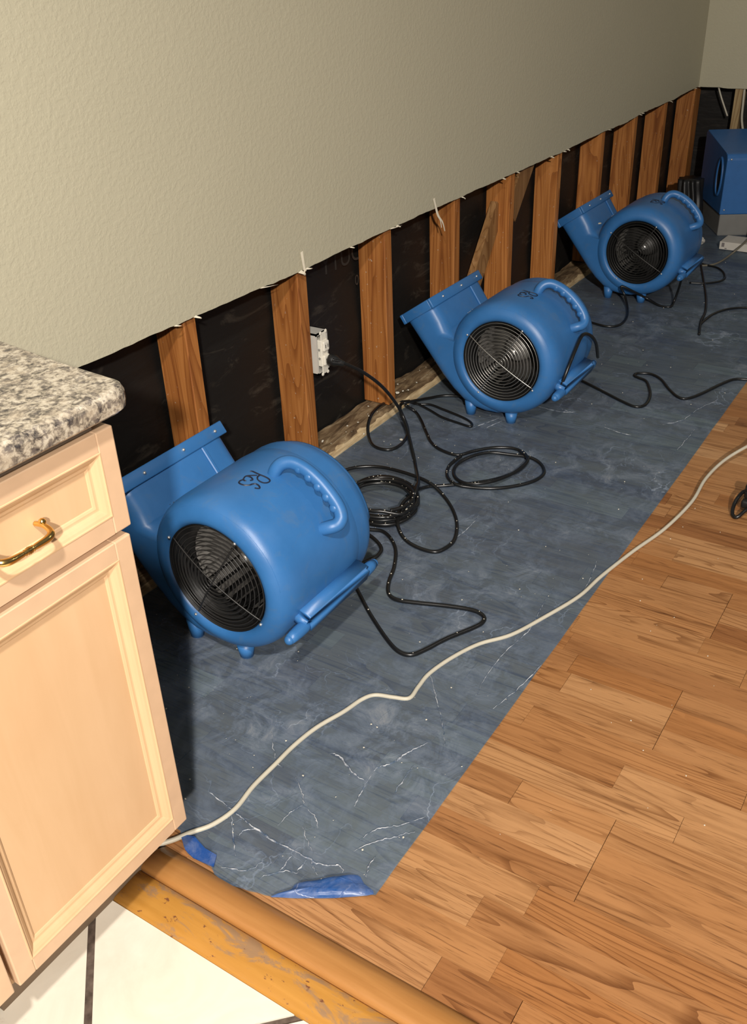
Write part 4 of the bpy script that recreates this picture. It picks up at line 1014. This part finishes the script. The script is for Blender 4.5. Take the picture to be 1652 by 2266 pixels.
ec = cord('power_cord', [C['edge']], 0.0046, 'cord_black', 'black cord loop with plug lying on bare wood at right edge of photo', 'cord', G)
pe = DATA['plug_edge'][0]
bm = bmesh.new(); box(bm, pe[0] - 0.014, pe[0] + 0.014, pe[1] - 0.034, pe[1] + 0.004, 0.022, 0.060, 0.005)
box(bm, pe[0] - 0.048, pe[0] - 0.026, pe[1] - 0.032, pe[1] + 0.002, 0.012, 0.034, 0.006)
bm_obj('plug', bm, 'black_plastic', ec, True)

# ================================================================ DEHUMIDIFIER CORNER
dh = empty('dehumidifier', (4.604, -0.320, 0), 'blue box dehumidifier on grey base in the far corner', 'dehumidifier')
dh.rotation_euler = (0, 0, math.atan2(-0.87, 0.493))
Wd, Dp = 0.36, 0.40
V, F = [], []
pr = [(0.0, 0.100), (0.0, 0.345), (0.012, 0.365), (0.03, 0.369), (Dp - 0.02, 0.413), (Dp, 0.40), (Dp, 0.100)]
def shell(x0, x1, prof, bev, name, mat, parent):
    bm = bmesh.new()
    a0 = [bm.verts.new((x0, y, z)) for y, z in prof]; a1 = [bm.verts.new((x1, y, z)) for y, z in prof]
    n_ = len(prof)
    bm.faces.new(a0[::-1]); bm.faces.new(a1)
    for k in range(n_): bm.faces.new((a0[k], a0[(k+1) % n_], a1[(k+1) % n_], a1[k]))
    bmesh.ops.bevel(bm, geom=[e for e in bm.edges], offset=bev, segments=2, affect='EDGES', profile=0.5)
    return bm_obj(name, bm, mat, parent)
shell(0.0, Wd, pr, 0.005, 'shell', 'blue_plastic_dark', dh)
boxo('base', (0.006, Wd - 0.006, 0.008, Dp - 0.01, 0.0, 0.1005), 'base_grey', dh, 0.006)
bm = bmesh.new()
ell = [(0.0, 0.085 + 0.040 * math.cos(2 * math.pi * k / 28), 0.255 + 0.082 * math.sin(2 * math.pi * k / 28)) for k in range(28)]
tube(bm, ell, 0.007, 8, closed=True)
bm_obj('grip_rim', bm, 'blue_plastic_dark', dh, True)
mesh_obj('grip_shade', [(-0.001, y, z) for _, y, z in ell] + [(0.004, y, z) for _, y, z in ell], [tuple(range(28)), tuple(range(28, 56))[::-1]] + [(k, (k+1) % 28, 28 + (k+1) % 28, 28 + k) for k in range(28)], 'hole_dark', dh)  # flat dark oval: shade of the hand hole put into colour
for (yy, zz) in ((-0.001, 0.122), (-0.001, 0.345)):
    bm = bmesh.new(); ball(bm, (0.018, yy, zz), 0.005, sub=1); bm_obj('screw', bm, 'screw_metal', dh, True)
bm = bmesh.new(); box(bm, 0.14, 0.24, -0.03, 0.002, 0.0, 0.055, 0.004)
bm_obj('drain_fitting', bm, 'black_plastic', dh)
# black lay-flat duct slumped beside it
V, F = [], []
NR, NS = 16, 64
for i in range(NR + 1):
    z = 0.225 * i / NR
    for k in range(NS):
        a_ = 2 * math.pi * k / NS
        r = 0.066 + 0.008 * math.sin(a_ * 9 + 0.6 * math.sin(i * 0.5)) + 0.010 * noise.noise(Vector((math.cos(a_) * 2, math.sin(a_) * 2, z * 9)))
        V.append((4.712 + 0.03 * (z / 0.27) + r * math.cos(a_) * 0.9, -0.158 + 0.030 * (z / 0.27) + r * math.sin(a_) * (0.9 - 0.15 * z / 0.27), z))
for i in range(NR):
    for k in range(NS): F.append((i*NS+k, i*NS+(k+1) % NS, (i+1)*NS+(k+1) % NS, (i+1)*NS+k))
F += [tuple(range(NS))[::-1], tuple(NR*NS + k for k in range(NS))]
tag(mesh_obj('plastic_duct', V, F, 'duct_black', None, True), 'slumped pleated black plastic duct beside the dehumidifier', 'duct')
ct = empty('flat_carton', (4.39, -0.39, 0), 'flat white printed carton lying before the dehumidifier', 'carton')
ct.rotation_euler = (0, 0, R(-2))
boxo('carton_body', (0.0, 0.12, -0.22, 0.0, 0.004, 0.038), 'carton_white', ct, 0.002)
boxo('printed_mark', (-0.0008, 0.0004, -0.022, -0.010, 0.016, 0.034), 'carton_print', ct)
boxo('printed_mark', (-0.0008, 0.0004, -0.034, -0.025, 0.008, 0.012), 'carton_print', ct)
bm = bmesh.new()
b = bmesh.new(); bmesh.ops.create_icosphere(b, subdivisions=3, radius=0.024)
for v_ in b.verts:
    v_.co *= 1 + 0.35 * noise.noise(v_.co * 60)
    v_.co.z *= 0.7
join(bm, b, Matrix.Translation((4.44, -0.288, 0.019)))
tag(bm_obj('paper_scrap', bm, 'carton_white'), 'small crumpled white paper scrap between farthest fan and carton', 'paper scrap')

# ================================================================ DEBRIS
bm = bmesh.new()
rq = random.Random(5)
def crumb(x, y, z, r):
    b = bmesh.new(); bmesh.ops.create_icosphere(b, subdivisions=1, radius=r)
    for v_ in b.verts:
        v_.co *= rq.uniform(0.7, 1.3); v_.co.z *= 0.6
    join(bm, b, Matrix.Translation((x, y, z)))
for k in range(330):
    x_ = 0.72 + 3.6 * rq.random() ** 1.3
    crumb(x_, -0.02 - 0.84 * rq.random(), 0.0045, rq.choice((0.0006, 0.0008, 0.0011, 0.0018)))
for k in range(30): crumb(rq.uniform(0.9, 2.2), rq.uniform(-1.25, -0.88), 0.0006, rq.choice((0.0008, 0.0014)))
for k in range(90): crumb(rq.uniform(1.85, 3.6), rq.uniform(-0.005, 0.06), 0.040, rq.choice((0.001, 0.0015, 0.003)))
for key in ('run', 'ring2', 'bigloop', 'coil', 'lower'):
    for p in catmull(C[key], 6):
        if rq.random() < 0.13: crumb(p.x, p.y, p.z + 0.0046, rq.choice((0.0008, 0.0012, 0.0018)))
for (x_, y_, r_) in ((2.06, -0.125, 0.005), (2.28, 0.02, 0.006), (2.30, 0.012, 0.004), (2.04, -0.01, 0.004)): crumb(x_, y_, 0.012 if y_ < 0 else 0.042, r_)
tag(bm_obj('drywall_crumbs', bm, 'plaster_dust'), 'white drywall crumbs scattered over the film, cords and bottom plate', 'debris', kind='stuff')
